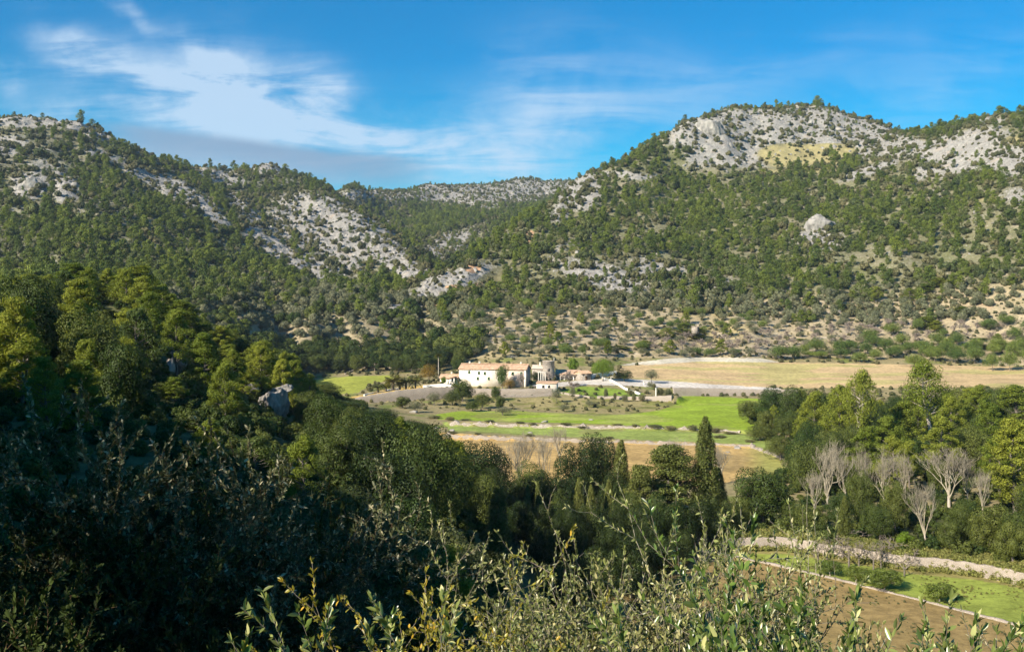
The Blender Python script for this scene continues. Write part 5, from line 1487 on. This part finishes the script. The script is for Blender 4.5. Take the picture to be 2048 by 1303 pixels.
hand('almond', [(1140, 740, 350, 40, 'leafless grey tree in front of the red roof'), (1148, 762, 340, 40, 'leafless bush on the bank below the red roof'), (1045, 745, 346, 26, 'leafless climber tree at the farmhouse corner'), (1098, 738, 358, 26, 'leafless tree in front of the stone tower')], 'garden', 'leafless garden trees')
hand('bush', [(1230, 784, 330, 8), (1262, 778, 338, 20), (1320, 775, 334, 22), (1336, 776, 333, 20), (1268, 787, 326, 10), (1250, 788, 325, 14), (1284, 787, 326, 16), (1212, 776, 334, 10), (980, 846, 262, 24), (1040, 842, 260, 20), (1065, 848, 258, 18), (1235, 846, 256, 24), (1310, 848, 254, 36), (1340, 850, 253, 30), (1385, 848, 252, 20), (1270, 850, 255, 20), (1130, 850, 257, 24), (930, 838, 268, 26), (900, 832, 272, 24), (1430, 855, 250, 40), (1460, 862, 246, 30), (1165, 852, 256, 26), (870, 830, 276, 30),
              (1440, 872, 240, 30), (1500, 880, 232, 24), (1220, 873, 236, 16), (905, 868, 244, 20), (955, 870, 242, 14), (1060, 872, 240, 20)], 'garden', 'bushes along the terraces')

# single trees in the orchard
hand('carob', [(1420, 695, 450, 34, 'carob tree alone at the top edge of the straw field, fuller of the pair'), (1470, 696, 448, 32, 'carob tree with a visible trunk alone at the top of the straw field'), (1433, 692, 470, 24), (1560, 688, 446, 46), (1588, 688, 446, 40), (1640, 700, 446, 40), (1682, 694, 448, 40), (1720, 702, 440, 38), (1752, 696, 444, 30), (1785, 692, 446, 36), (1830, 706, 425, 44), (1618, 700, 450, 30), (1700, 680, 470, 46), (1770, 680, 470, 40), (1600, 676, 480, 30), (1262, 702, 445, 14), (1870, 690, 440, 44), (1910, 694, 436, 40), (1950, 690, 436, 46), (1985, 704, 420, 36),
               (2020, 700, 420, 40), (2060, 690, 430, 44), (1840, 680, 465, 40), (1900, 676, 470, 44), (1960, 676, 470, 44), (2030, 674, 470, 44), (1740, 672, 480, 30), (2090, 700, 420, 44)], 'orchard', 'carob trees above the straw field')
hand('pine', [(1370, 645, 480, 60), (1330, 655, 470, 44), (1395, 655, 478, 40), (1240, 690, 450, 44), (1285, 680, 455, 40), (1880, 555, 540, 44), (1850, 566, 535, 40), (1820, 575, 530, 40), (1905, 560, 535, 36), (1752, 572, 535, 34), (1925, 612, 500, 50), (1850, 632, 490, 46), (1870, 640, 484, 36), (1215, 655, 475, 20), (1100, 640, 470, 24), (1440, 585, 560, 50), (1480, 590, 560, 40), (1410, 600, 550, 50)], 'orchard', 'pines on the orchard slope')

# the right wood
hand('pine_pale', [(1708, 738, 190, 84, 'tall pine with a long bare white trunk in the right wood'), (1866, 720, 205, 104, 'wide pale topped pine rising above the right wood')], 'right wood', 'pines of the right wood')
hand('pine', [(1672, 770, 205, 84), (1630, 782, 215, 76), (1985, 800, 180, 80), (1900, 790, 190, 80), (2030, 835, 140, 110), (1950, 770, 215, 80), (1835, 775, 215, 70), (1770, 830, 185, 84), (1730, 850, 170, 84), (2040, 770, 220, 96), (1880, 830, 170, 96), (1800, 800, 200, 84), (2000, 870, 150, 96)], 'right wood', 'pines of the right wood')
hand('oak', [(1500, 800, 268, 56), (1545, 772, 262, 70), (1590, 770, 255, 70), (1520, 850, 235, 60), (1560, 870, 205, 66), (1580, 820, 240, 66), (1620, 840, 200, 70), (1600, 890, 180, 60), (1640, 1040, 123, 60), (1760, 1010, 122, 70), (1920, 1000, 117, 70), (1980, 1010, 114, 90), (2040, 1020, 110, 90), (1720, 940, 140, 60), (1790, 960, 130, 60), (2090, 960, 116, 100), (1620, 1010, 124, 70), (1900, 1040, 114, 50), (2025, 1040, 108, 70)], 'right wood', 'oaks of the right wood')
hand('fresh_bush' if 'fresh_bush' in PROTO else 'yellow', [(1810, 1062, 116, 36, 'bright yellow green bush behind the stone wall')], 'right wood')


# ------------------------------------------------------------------ fill: the rest of the woods, tree by tree
def clear_of_hand(x, y, r):
    H = np.array(HAND)
    return (np.hypot(H[:, 0] - x, H[:, 1] - y) > H[:, 2] + r * .6).all()


ENV_A = ([-400, -100, 0, 60, 100, 170, 280, 310, 335, 372, 420, 470, 500, 560, 600, 625, 700], [530, 530, 545, 550, 545, 530, 535, 545, 575, 606, 645, 655, 684, 690, 712, 745, 790])
ENV_B = ([300, 480, 560, 600, 640, 690, 730, 800, 860, 890, 950, 1000, 1015, 1100], [700, 760, 775, 776, 775, 805, 818, 830, 850, 870, 892, 930, 1000, 1100])
ENV_C = ([1450, 1490, 1510, 1560, 1640, 1670, 1700, 1740, 1830, 1870, 1900, 2048, 2300], [830, 805, 780, 774, 766, 758, 750, 768, 748, 740, 762, 762, 750])
ROCKBOX = [(505, 585, 790, 866, 123), (325, 378, 700, 770, 122), (1612, 1700, 880, 1000, 150), (1702, 1742, 885, 1000, 152), (1738, 1838, 890, 995, 150), (1845, 1955, 890, 1015, 146), (1824, 1880, 965, 1092, 122), (966, 1030, 975, 1120, 80), (1000, 1125, 860, 960, 160), (380, 445, 840, 965, 60)]


def fill(zone, group, kinds, n, pxr, dr, env, spacing, hr, ok=None, seed=1, wk=None):
    g = np.random.default_rng(seed)
    px = g.uniform(*pxr, n); d = np.sqrt(g.uniform(dr[0] ** 2, dr[1] ** 2, n))
    x = (px - CX) / F * d; z = height(x, d)
    keep = thin(x, d, np.full(n, spacing))
    cnt = 0
    for i in keep:
        h = g.uniform(*hr); py = HY - F * z[i] / d[i]
        if ok is not None and not ok(px[i], py, d[i], x[i], z[i]): continue
        kd = kinds[int(np.searchsorted(np.cumsum([k[1] for k in kinds]), g.random()))][0]
        lim = np.interp(px[i], *env) + 4
        hmax = (HY - lim) / F * d[i] - z[i]
        if hmax < h * .6: continue
        h = min(h, hmax)
        w = h * (.85 if kd.startswith('oak') else .62) * g.uniform(.85, 1.15)
        wp = w / d[i] * F; hp = h / d[i] * F
        if any(d[i] < D and px[i] + wp / 2 > a + 8 and px[i] - wp / 2 < b - 8 and py - hp < dd - 18 and py > c for a, b, c, dd, D in ROCKBOX): continue
        if not clear_of_hand(x[i], d[i], w * .5): continue
        plant(kd, x[i], d[i], h, w, zone=zone, group=group[kd.split('_')[0]], z=z[i]); cnt += 1
    return cnt


GA_ = {'pine': NEAR_G, 'oak': 'oaks on the near left slope'}
nA = fill('near slope', GA_, [('pine', .80), ('oak', .15), ('pine_deep', .05)], 2600, (-170, 640), (58, 205), ENV_A, 4.8, (4.5, 9.0), lambda px, py, d, x, z: py < 900 and z > -20 and px < np.interp(d, [70, 110, 150, 205], [480, 560, 610, 640]), 21)
RIGHT_B = ([30, 50, 60, 80, 100, 125, 140, 160, 200, 250], [1000, 1000, 1000, 990, 985, 985, 940, 895, 850, 740])
GB_ = {'pine': 'pines in the dark oak wood', 'oak': 'oaks of the dark wood'}
nB = fill('oak wood', GB_, [('oak', .66), ('oak_deep', .25), ('pine', .09)], 4200, (330, 1010), (34, 250), ENV_B, 5.3, (4.2, 8.6), lambda px, py, d, x, z: px + 20 < np.interp(d, *RIGHT_B) and px > np.interp(d, [34, 60, 90, 120, 150, 250], [330, 380, 470, 530, 560, 600]), 22)
GC_ = {'pine': 'pines of the right wood', 'oak': 'oaks of the right wood'}
nC = fill('right wood', GC_, [('oak', .50), ('oak_deep', .10), ('pine', .40)], 3000, (1480, 2200), (113, 275), ENV_C, 5.4, (4.6, 9.4), lambda px, py, d, x, z: px - 24 > np.interp(d, [113, 125, 150, 200, 235, 260, 275], [1600, 1560, 1580, 1560, 1500, 1490, 1490]) and d > np.interp(x, np.array(STEPS['field_wall'])[:, 0], np.array(STEPS['field_wall'])[:, 1]) + 2.2
          and not (d < 140 and 1620 < px < 1980 and rng.random() < .55), 23)
print('fill', nA, nB, nC)


# slopes above the orchard: olives, almonds and bushes one can tell apart, then the grey groves as stuff
def slopes():
    x, y, z, px, py, r = slope_points(90000, 300, 700)
    n30 = fbm(x, y, 40, 3)
    H = np.array(HAND)
    free = np.ones(len(x), bool)
    for hx, hy, hr in H: free &= np.hypot(x - hx, y - hy) > hr + 1.5
    def inpoly(poly): return poly_mask(px, py, poly) & free
    fields = np.zeros(len(x), bool)
    for p in ('straw_field', 'green_field', 'ochre_field', 'road', 'far_meadow', 'pale_strip', 'bank_top', 'house_grass'): fields |= poly_mask(px, py, POLY[p])
    # almonds, mauve and leafless
    a = np.where(inpoly([(1270, 672), (1500, 672), (1700, 655), (1900, 655), (2048, 650), (2048, 680), (1700, 690), (1540, 714), (1440, 708), (1300, 706)]) & ~fields & (r > 400))[0]
    a = a[thin(x[a], y[a], 5.6)][:64]
    for i in a: plant('almond', x[i], y[i], rng.uniform(3.6, 5.2), rng.uniform(5.5, 7.5), 'orchard', group='leafless almonds of the orchard', z=z[i])
    used = [(x[i], y[i]) for i in a]
    c = np.where(inpoly([(1740, 655), (2100, 650), (2100, 715), (1800, 715), (1560, 705), (1560, 690)]) & ~fields & (r > 400))[0]
    c = c[thin(x[c], y[c], 7.5)][:80]
    c = [i for i in c if all((x[i] - u) ** 2 + (y[i] - v) ** 2 > 9 for u, v in used)]
    for i in c: plant('carob', x[i], y[i], rng.uniform(5.5, 7.6), rng.uniform(7, 10), 'orchard', group='carob trees above the straw field', z=z[i])
    used += [(x[i], y[i]) for i in c]
    # olives, carobs and bushes standing free on the dry slopes
    dens = np.where(px > 1150, .8, 1.0) * (.5 + .9 * sstep(-.4, .4, n30))
    b = np.where((px > 880) & (px < 2150) & (py < 715) & (py > np.interp(px, [880, 1200, 1700, 2048], [600, 600, 585, 545])) & (r > 385) & free & ~fields & (rng.random(len(x)) < dens))[0]
    b = b[thin(x[b], y[b], 5.8)]
    U = np.array(used)
    b = np.array([i for i in b if (np.hypot(U[:, 0] - x[i], U[:, 1] - y[i]) > 4.0).all()])
    near = b[np.argsort(r[b])]
    for k_, i in enumerate(near[:260]):
        q = rng.random()
        if q < .62: plant('olive', x[i], y[i], rng.uniform(2.8, 4.6), rng.uniform(3.6, 5.6), 'slope', group='olives on the dry slopes', z=z[i])
        elif q < .84: plant('carob', x[i], y[i], rng.uniform(3.4, 5.4), rng.uniform(4.2, 6.8), 'slope', group='carobs on the dry slopes', z=z[i])
        elif q < .95: plant('bush', x[i], y[i], rng.uniform(1.6, 2.6), rng.uniform(2.6, 4), 'slope', group='bushes on the dry slopes', z=z[i])
        else: plant('pine', x[i], y[i], rng.uniform(6, 8), rng.uniform(4.5, 6), 'slope', group='pines on the orchard slope', z=z[i])
    rest = near[260:]
    taken = np.array([(x[i], y[i]) for i in near[:260]] + used)
    # the grey olive terraces to the left of the gorge
    foot = np.interp(px, [-500, 0, 300, 500, 700, 850, 1000], [700, 610, 585, 560, 580, 600, 590])
    o = np.where((px < 960) & (py > foot) & (py < np.interp(px, [0, 300, 560, 700, 800, 960], [640, 690, 740, 742, 735, 715])) & (r > 270) & ~fields & free & (rng.random(len(x)) < .85))[0]
    o = o[thin(x[o], y[o], 5.7)]
    ki = rng.random(len(o))
    dark = (py[o] > np.interp(px[o], [0, 560, 720, 960], [690, 690, 690, 670])) & (ki < .75)
    ol = o[(ki < .80) & ~dark]; ok_ = o[((ki >= .80) & (ki < .93)) | dark]; pi = o[(ki >= .93) & ~dark]
    ol = np.concatenate([ol, rest]).astype(int)
    scatter('olive_grove', 'grey green olive groves on the lower slopes beyond the farmhouse', np.stack([x[ol], y[ol], z[ol] - .2], 1), rng.uniform(.65, 1.1, len(ol)), EDGE_LIGHT['far_olive'])
    scatter('oak_woodland', 'dark green oaks scattered through the olive groves', np.stack([x[ok_], y[ok_], z[ok_] - .2], 1), rng.uniform(.7, 1.35, len(ok_)), EDGE_LIGHT['far_oak'])
    scatter('pine_woodland', 'young pines growing among the olive groves', np.stack([x[pi], y[pi], z[pi] - .2], 1), rng.uniform(.6, 1.0, len(pi)), EDGE_LIGHT['far_pine'])
    # scrub and clods over the dry ground
    s = np.where((py > 560) & (py < 860) & (r > 240) & ~poly_mask(px, py, POLY['straw_field']) & ~poly_mask(px, py, POLY['green_field']) & ~poly_mask(px, py, POLY['road']) & ~poly_mask(px, py, POLY['far_meadow']) & ~poly_mask(px, py, POLY['ochre_field']) & ~poly_mask(px, py, POLY['bank_top']) & ~poly_mask(px, py, POLY['pale_strip']))[0]
    s = s[thin(x[s], y[s], 2.4)]
    s = s[rng.random(len(s)) < .55]
    scatter('scrub', 'low dry scrub and tufts over the slopes and terraces', np.stack([x[s], y[s], z[s] - .12], 1), rng.uniform(.16, .55, len(s)) * np.where(r[s] < 345, .7, 1), EDGE_LIGHT['far_bush'])
    # dark trees behind the meadow and the farmhouse
    t = np.where(((px > 555) & (px < 920) & (py > 705) & (py < 746) & (r > 385)) & ~fields & free)[0]
    t = t[thin(x[t], y[t], 5.5)][:70]
    for i in t: plant('oak_deep' if rng.random() < .35 else ('oak' if rng.random() < .7 else 'pine_deep'), x[i], y[i], rng.uniform(5, 8), rng.uniform(5.5, 8), 'behind meadow', group='dark trees behind the meadow', z=z[i])


slopes()


# undergrowth under the near woods, so no bare soil shows between the trunks
def undergrowth():
    g = np.random.default_rng(77)
    n = 26000
    px = g.uniform(-180, 2200, n); d = np.sqrt(g.uniform(24 ** 2, 290 ** 2, n)); x = (px - CX) / F * d; z = height(x, d)
    py = HY - F * z / d
    A = (px < np.interp(d, *RIGHT_B) - 6) & (px < 1000)
    fw = np.array(STEPS['field_wall'])
    C = (px > np.interp(d, [113, 125, 150, 200, 235, 260, 275, 290], [1450, 1440, 1470, 1590, 1530, 1500, 1500, 1520])) & (d > np.interp(x, fw[:, 0], fw[:, 1]) + 1.2)
    R = (px > 1000) & (px < 1480) & (d > np.interp(x, fw[:, 0], fw[:, 1]) - 6 * (px < 1330)) & (d < 132)
    k = np.where(A | C | R)[0]
    k = k[thin(x[k], d[k], 1.7)]
    scatter('undergrowth', 'dense dark undergrowth filling the floor of the woods', np.stack([x[k], d[k], z[k] - .15], 1), g.uniform(.25, .75, len(k)), UNDER)


UNDER = bpy.data.collections.new('under')
for i in range(3):
    o = bpy.data.objects.new('under_%d' % i, make_oak(440 + i, H=2.4, R=1.5, low=0, n_per=130, L=.22, Wd=.13, lobes=12)[0].mesh('under', M['oak'])); UNDER.objects.link(o)
undergrowth()


# ------------------------------------------------------------------ shrubs in front of the viewpoint
def shrub(name, label, px, pyt, d, leafmat, cat='shrub', seed=1, group=None, zt=None, wood='twig_grey', **kw):
    x = (px - CX) / F * d; zg = gz(x, d)
    h = (HY - pyt) / F * d - zg
    leaf, wd, n = make_shrub(seed, h, **kw)
    V = np.concatenate(wd.v + leaf.v); top = np.percentile(V[:, 2], 99.6) if leafmat == 'shrub_leaf' else V[:, 2].max(); f = h / top
    e = empty(name, (x, d, zg), 0, (1, 1, 1)); tag(e, label, cat, group)
    for mb in (leaf, wd): mb.v = [v * np.array((1, 1, f)) for v in mb.v]
    wd.build('branches', M[wood], e, True); leaf.build('leaves', M[leafmat], e)
    return e


SH = dict(spread=.35, stems=5, depth=5)
shrub('leafy_shrub', 'close shrub of big glossy leaves with pale undersides, tallest shoot leaning', 1700, 1068, 4.3, 'big_leaf', seed=11, fork=.36, up=.34, space=.011, spread=.15, stems=15, depth=4, L=.058, twig=0.0015, base=.5)
shrub('leafy_shrub', 'low glossy shrub at the bottom edge right of the tallest leafy one', 1750, 1240, 4.0, 'big_leaf', seed=12, fork=.36, up=.34, space=.011, spread=0.16, stems=11, depth=4, L=.058, twig=0.0014, base=.6)
shrub('leafy_shrub', 'spiky glossy sprig nearest the end of the stone kerb', 1940, 1232, 4.0, 'big_leaf', seed=13, fork=.36, up=.34, space=.011, spread=0.07, stems=5, depth=4, L=.058, twig=0.0014)
shrub('leafy_shrub', 'glossy sprig cut by the right border of the view', 2030, 1240, 4.0, 'big_leaf', seed=14, fork=.36, up=.34, space=.011, spread=0.07, stems=5, depth=4, L=.058, twig=0.0014)
shrub('leafy_shrub', 'bright leafy sprig rising out of the black hollow', 622, 1182, 4.2, 'big_leaf', seed=15, fork=.36, up=.34, space=.011, spread=0.06, stems=5, depth=4, L=.058, twig=0.0015)
shrub('leafy_shrub', 'small dim leafy sprig beside the bright one in the hollow', 520, 1232, 4.2, 'big_leaf', seed=16, fork=.36, up=.34, space=.011, spread=0.04, stems=2, depth=4, L=.058, twig=0.0015)
shrub('leafy_shrub', 'arching glossy sprig at the bottom edge before the yellow shrub', 825, 1240, 4.0, 'big_leaf', seed=17, fork=.36, up=.34, space=.011, spread=0.08, stems=4, depth=4, L=.058, twig=0.0015)
shrub('leafy_shrub', 'low glossy leaves at the bottom edge beneath the grey shrub', 1600, 1235, 4.0, 'big_leaf', seed=18, fork=.36, up=.34, space=.011, spread=0.2, stems=11, depth=4, L=.058, twig=0.0014)
for i, (px, py, lab) in enumerate([(1690, 1212, 'glossy bush between the tall leafy shoot and the spiky sprig'), (1845, 1262, 'low glossy bush under the olive shoot'), (1985, 1262, 'low glossy bush between the two sprigs at the border'), (1510, 1262, 'low glossy bush at the bottom edge below the twiggy shrub')]):
    shrub('leafy_shrub', lab, px, py, 4.1, 'big_leaf', seed=70 + i, fork=.36, up=.34, spread=.17, stems=10, depth=4, L=.058, space=.011, twig=.0015, base=.6)
shrub('yellow_shrub', 'yellowing shrub with orange leaves at the bottom of the view', 950, 1165, 6.2, 'yellow_leaf', seed=21, spread=0.13, stems=11, depth=5, L=.045, ratio=.42, twig=0.0019, base=.9)
shrub('yellow_shrub', 'taller yellow green shrub with a few bare shoots on top', 1085, 1062, 7.2, 'yellow_leaf', seed=22, spread=0.09, stems=9, depth=5, L=.045, ratio=.42, twig=0.0019, base=.6)
shrub('grey_shrub', 'slim grey green shoot standing over the yellow green shrub', 1055, 1072, 8.0, 'shrub_leaf', seed=23, spread=0.05, stems=4, depth=5, L=.045, twig=0.0019)
shrub('grey_shrub', 'conical grey shrub with open branches before the black hollow', 1258, 1018, 8.2, 'shrub_leaf', seed=24, spread=0.12, stems=8, depth=5, L=.045, twig=0.0022, base=.5)
shrub('grey_shrub', 'dense upright grey shrub at the shaded end of the brown field', 1362, 1056, 8.4, 'shrub_leaf', seed=25, spread=0.1, stems=9, depth=5, L=.042, twig=0.0020, base=.5)
shrub('grey_shrub', 'tall thin shrub with a pinkish stem and a tufted top', 1468, 1010, 7.6, 'shrub_leaf', seed=26, spread=0.08, stems=6, depth=5, L=.045, twig=0.0022, wood='twig')
for i, (px, py, d, lab) in enumerate([(1180, 1248, 6.6, 'low grey shrub between yellow shrub and conical shrub'), (1270, 1258, 6.4, 'dense low grey shrub under the conical one'), (1350, 1253, 6.3, 'bushy grey shrub under the dense upright one'), (1425, 1248, 6.2, 'twiggy grey shrub under the thin pinkish stem'), (1500, 1268, 6.0, 'leafy grey shrub beside the big glossy leaves'), (1300, 1188, 7.4, 'thick grey green shrub filling the middle of the thicket'), (1400, 1208, 7.3, 'thick shrub between upright shrub and pinkish stem'), (1220, 1198, 7.6, 'grey shrub at the rim of the black hollow'), (1145, 1268, 6.4, 'low leafy shrub right of the yellow shrub'), (1315, 1238, 6.9, 'grey shrub in the heart of the thicket'), (1460, 1248, 6.9, 'grey shrub hugging the pinkish stem'), (1390, 1268, 6.0, 'low bush at the bottom of the thicket'), (1240, 1268, 6.0, 'lowest bush under the conical shrub')]):
    shrub('grey_shrub', lab, px, py, d, 'shrub_leaf', seed=30 + i, group='grey shrubs of the front thicket', spread=.20, stems=10, depth=5, L=.036, ratio=.46, twig=0.0019, base=.7)
shrub('olive_shoot', 'fine leaved wild olive shoot in front of the stone kerb', 1832, 1196, 6.6, 'pale_leaf', seed=41, spread=0.08, stems=5, depth=5, L=.040, ratio=.22, twig=0.0018)
shrub('olive_shoot', 'low fine leaved shoot beside the glossy sprigs', 1905, 1270, 6.0, 'pale_leaf', seed=42, spread=0.12, stems=5, depth=5, L=.040, ratio=.22, twig=0.0017)
# the big shaded wild olive in the left corner, only its crown tips in the sun
shrub('wild_olive', 'large shaded wild olive whose pale crown tips catch the sun', 245, 745, 10.5, 'pale_leaf', 'tree', wood='wood', space=.0095, seed=51, spread=.09, stems=9, depth=6, L=.060, ratio=.42, up=.10, fork=.46, twig=0.0023, base=3.0)
shrub('wild_olive', 'black wild olive crown at the left border, in full shade', 60, 850, 9.0, 'oak_shade', 'tree', wood='wood', space=.0095, seed=52, spread=.32, stems=9, depth=6, L=.060, ratio=.42, up=.10, fork=.56, twig=0.0023, base=1.0)  # here and below: leaf colour darkened to stand for the corner's shade
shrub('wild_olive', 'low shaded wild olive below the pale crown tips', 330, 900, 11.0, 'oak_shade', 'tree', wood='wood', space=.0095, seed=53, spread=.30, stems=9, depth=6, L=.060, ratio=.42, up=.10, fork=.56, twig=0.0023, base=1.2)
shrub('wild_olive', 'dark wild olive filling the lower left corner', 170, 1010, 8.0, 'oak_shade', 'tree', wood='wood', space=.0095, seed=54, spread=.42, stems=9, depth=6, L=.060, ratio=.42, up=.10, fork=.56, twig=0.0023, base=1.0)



for i, (x, y, h, w) in enumerate([(-8.6, 4.2, 2.8, 3.4), (-12.2, 4.6, 3.2, 3.8), (-16.0, 3.6, 3.8, 4.4), (-9.8, 8.4, 1.9, 2.6)]):  # unseen oaks added to throw a broken shade edge on the corner
    plant('oak', x, y, h, w, 'oak wood', label=('nearest', 'second', 'third', 'smallest')[i] + ' holm oak added out of view on the bank to shade the corner', group='unseen oaks added to shade the corner')


for (px, py, d, lab) in [(430, 1000, 36, 'wild olive with pale lit tips right of the large shaded one'), (545, 1010, 38, 'wild olive in half shade above the black hollow'), (655, 970, 44, 'broad yellowish wild olive at the edge of the oak wood'), (740, 1010, 48, 'wild olive below the broad yellowish one'), (880, 1060, 52, 'wild olive at the rim of the black hollow'), (480, 1110, 28, 'shaded wild olive low in the hollow'), (620, 1130, 30, 'dim wild olive in the middle of the hollow'), (360, 1120, 24, 'black wild olive deep in the left hollow')]:
    plant_px('wild_olive', px, py, d, 6.2 / d * F if d > 40 else 5.0 / d * F, label=lab, group='wild olives of the hollow')


# grass tufts and weeds over the nearer fields, clods on the brown one
def tufts():
    g = np.random.default_rng(91)
    n = 60000
    px = g.uniform(1150, 2250, n); d = np.sqrt(g.uniform(80 ** 2, 128 ** 2, n)); x = (px - CX) / F * d; z = height(x, d)
    py = HY - F * z / d
    fw = np.array(STEPS['field_wall'])
    low = d < np.interp(x, fw[:, 0], fw[:, 1]) - .6
    gr = poly_mask(px, py, POLY['near_grass'])
    nz = fbm(x, d, 7, 3)
    k = np.where(low & gr & (g.random(n) < .04 + .5 * nz))[0]
    scatter('grass', 'short grass and weeds tufting the field before the stone wall', np.stack([x[k], d[k], z[k] - .02], 1), g.uniform(.03, .09, len(k)), TUFT)
    k = np.where(low & ~gr & (g.random(n) < .03 + .2 * nz))[0]
    scatter('weeds', 'dry weeds and clods on the brown field below the kerb', np.stack([x[k], d[k], z[k] - .02], 1), g.uniform(.025, .07, len(k)), EDGE_LIGHT['far_bush'])
    # behind the wall: rank grass along its top
    k = np.where(~low & (d < np.interp(x, fw[:, 0], fw[:, 1]) + 7) & (g.random(n) < .8))[0]
    scatter('rank_grass', 'rank grass and brambles along the top of the stone wall', np.stack([x[k], d[k], z[k] - .03], 1), g.uniform(.12, .34, len(k)), TUFT)


TUFT = bpy.data.collections.new('tuft')
for i in range(3):
    o = bpy.data.objects.new('tuft_%d' % i, make_oak(450 + i, H=2.0, R=1.5, low=0, n_per=20, L=.5, Wd=.2, lobes=8)[0].mesh('tuft', M['tuft'])); TUFT.objects.link(o)
tufts()


# ------------------------------------------------------------------ labels: which one is it
LOOK = {'pine': 'bright green pine', 'pine_deep': 'dark green pine', 'pine_pale': 'pale trunked pine', 'oak': 'dark green oak', 'oak_deep': 'blackish green oak', 'carob': 'green carob', 'olive': 'grey green olive', 'bush': 'low olive green bush', 'almond': 'leafless mauve almond'}
MARKS = {
    'near slope': [(546, 800, 'the leaning limestone outcrop'), (350, 720, 'the broken pale rock face'), (245, 760, 'the pale wild olive tips'), (265, 590, 'the large twin crowned pine'), (50, 620, 'the black shaded oaks'), (412, 890, 'the lone slender pine'), (440, 690, 'the steep tree edge'), (120, 720, 'the middle of the pine slope')],
    'oak wood': [(546, 810, 'the leaning limestone outcrop'), (955, 960, 'the huge round oak'), (997, 1030, 'the broad sunlit cypress'), (760, 800, 'the sloping palm wall'), (655, 1010, 'the broad yellowish wild olive'), (412, 890, 'the lone slender pine'), (830, 1120, 'the black hollow'), (640, 780, 'the yellow green meadow')],
    'cypress row': [(1411, 950, 'the tallest cypress'), (1240, 930, 'the crooked cypress'), (1175, 920, 'the dark double oak'), (997, 1030, 'the broad sunlit cypress'), (1338, 960, 'the wide cedar')],
    'right wood': [(1500, 830, 'the green field corner'), (1708, 790, 'the pine with the white trunk'), (1866, 760, 'the wide pale topped pine'), (1898, 950, 'the widest bare tree'), (1655, 940, 'the fanned bare tree'), (1640, 1070, 'the long stone wall'), (2040, 1100, 'the far end of the stone wall'), (1768, 940, 'the low forking bare tree'), (2030, 860, 'the leaning trunk')],
    'orchard': [(1445, 710, 'the pair of lone carobs'), (1600, 735, 'the straw field'), (1370, 670, 'the tiny field hut'), (1866, 720, 'the wide pale topped pine'), (1900, 600, 'the terraced pine clump'), (2040, 700, 'the end of the carob row')],
    'slope': [(1370, 670, 'the tiny field hut'), (1100, 735, 'the stone tower'), (990, 750, 'the cream farmhouse'), (1445, 710, 'the pair of lone carobs'), (1880, 600, 'the terraced pine clump'), (1700, 640, 'the middle of the dry slope'), (860, 610, 'the orange scar of the gorge'), (2040, 640, 'the dry terraces')],
    'behind meadow': [(680, 765, 'the yellow green meadow'), (858, 740, 'the rust coloured tree'), (560, 700, 'the steep tree edge')],
    'garden': [(1340, 795, 'the garden wall'), (1090, 835, 'the white boulder'), (1250, 855, 'the broken terrace wall'), (925, 790, 'the dark tree before the terrace'), (1455, 875, 'the heap of pale stones')],
}
ORD = ['first', 'second', 'third', 'fourth', 'fifth', 'sixth', 'seventh', 'eighth', 'ninth', 'tenth', 'eleventh', 'twelfth', 'thirteenth', 'fourteenth', 'fifteenth', 'sixteenth', 'seventeenth', 'eighteenth', 'nineteenth', 'twentieth']


def relation(dx, dy):
    if abs(dx) < 22 and abs(dy) < 22: return 'beside'
    if abs(dx) > abs(dy) * 1.6: return 'right of' if dx > 0 else 'left of'
    if abs(dy) > abs(dx) * 1.6: return 'below' if dy > 0 else 'above'
    return ('right and ' if dx > 0 else 'left and ') + ('below' if dy > 0 else 'above')


def label_plants():
    sets = {}
    for p in PLANTS:
        e, kind, px, py, zone, lab, h = p
        if lab: e['label'] = lab; continue
        mk = MARKS.get(zone) or MARKS['garden']
        b = min(mk, key=lambda m: (m[0] - px) ** 2 + (1.3 * (m[1] - py)) ** 2)
        tall = '' if kind in ('bush', 'almond') else ('tall ' if h > 7.6 else ('short ' if h < 5.4 else ''))
        key = tall + LOOK.get(kind, kind.replace('_', ' ')) + ' ' + relation(px - b[0], py - b[1]) + ' ' + b[2]
        sets.setdefault(key, []).append(p)
    for key, ps in sets.items():
        ps.sort(key=lambda p: p[2])
        if len(ps) == 1: ps[0][0]['label'] = key; continue
        for i, p in enumerate(ps):
            w = 'leftmost ' if i == 0 else ('rightmost ' if i == len(ps) - 1 else (ORD[i] + ' from left, ' if i < 20 else 'further '))
            p[0]['label'] = w + key


label_plants()
print('plants', len(PLANTS), 'objects', len(SC.objects))


# ------------------------------------------------------------------ the air over the valley
def haze():
    m = bpy.data.materials.new('haze'); m.use_nodes = True
    k = NT(m.node_tree)
    v = k.node('ShaderNodeVolumePrincipled')
    v.inputs['Color'].default_value = (0.70, 0.84, 1.0, 1)
    v.inputs['Density'].default_value = HAZE_DENSITY
    v.inputs['Anisotropy'].default_value = 0.2
    o = k.node('ShaderNodeOutputMaterial'); k.l.new(v.outputs[0], o.inputs['Volume'])
    mb = MB(); mb.box((-3700, -3700, -60), (3700, 3700, 325))
    tag(mb.build('haze', m), 'thin blue air haze over the whole valley', kind='stuff')


HAZE_DENSITY = 0.00008
haze()
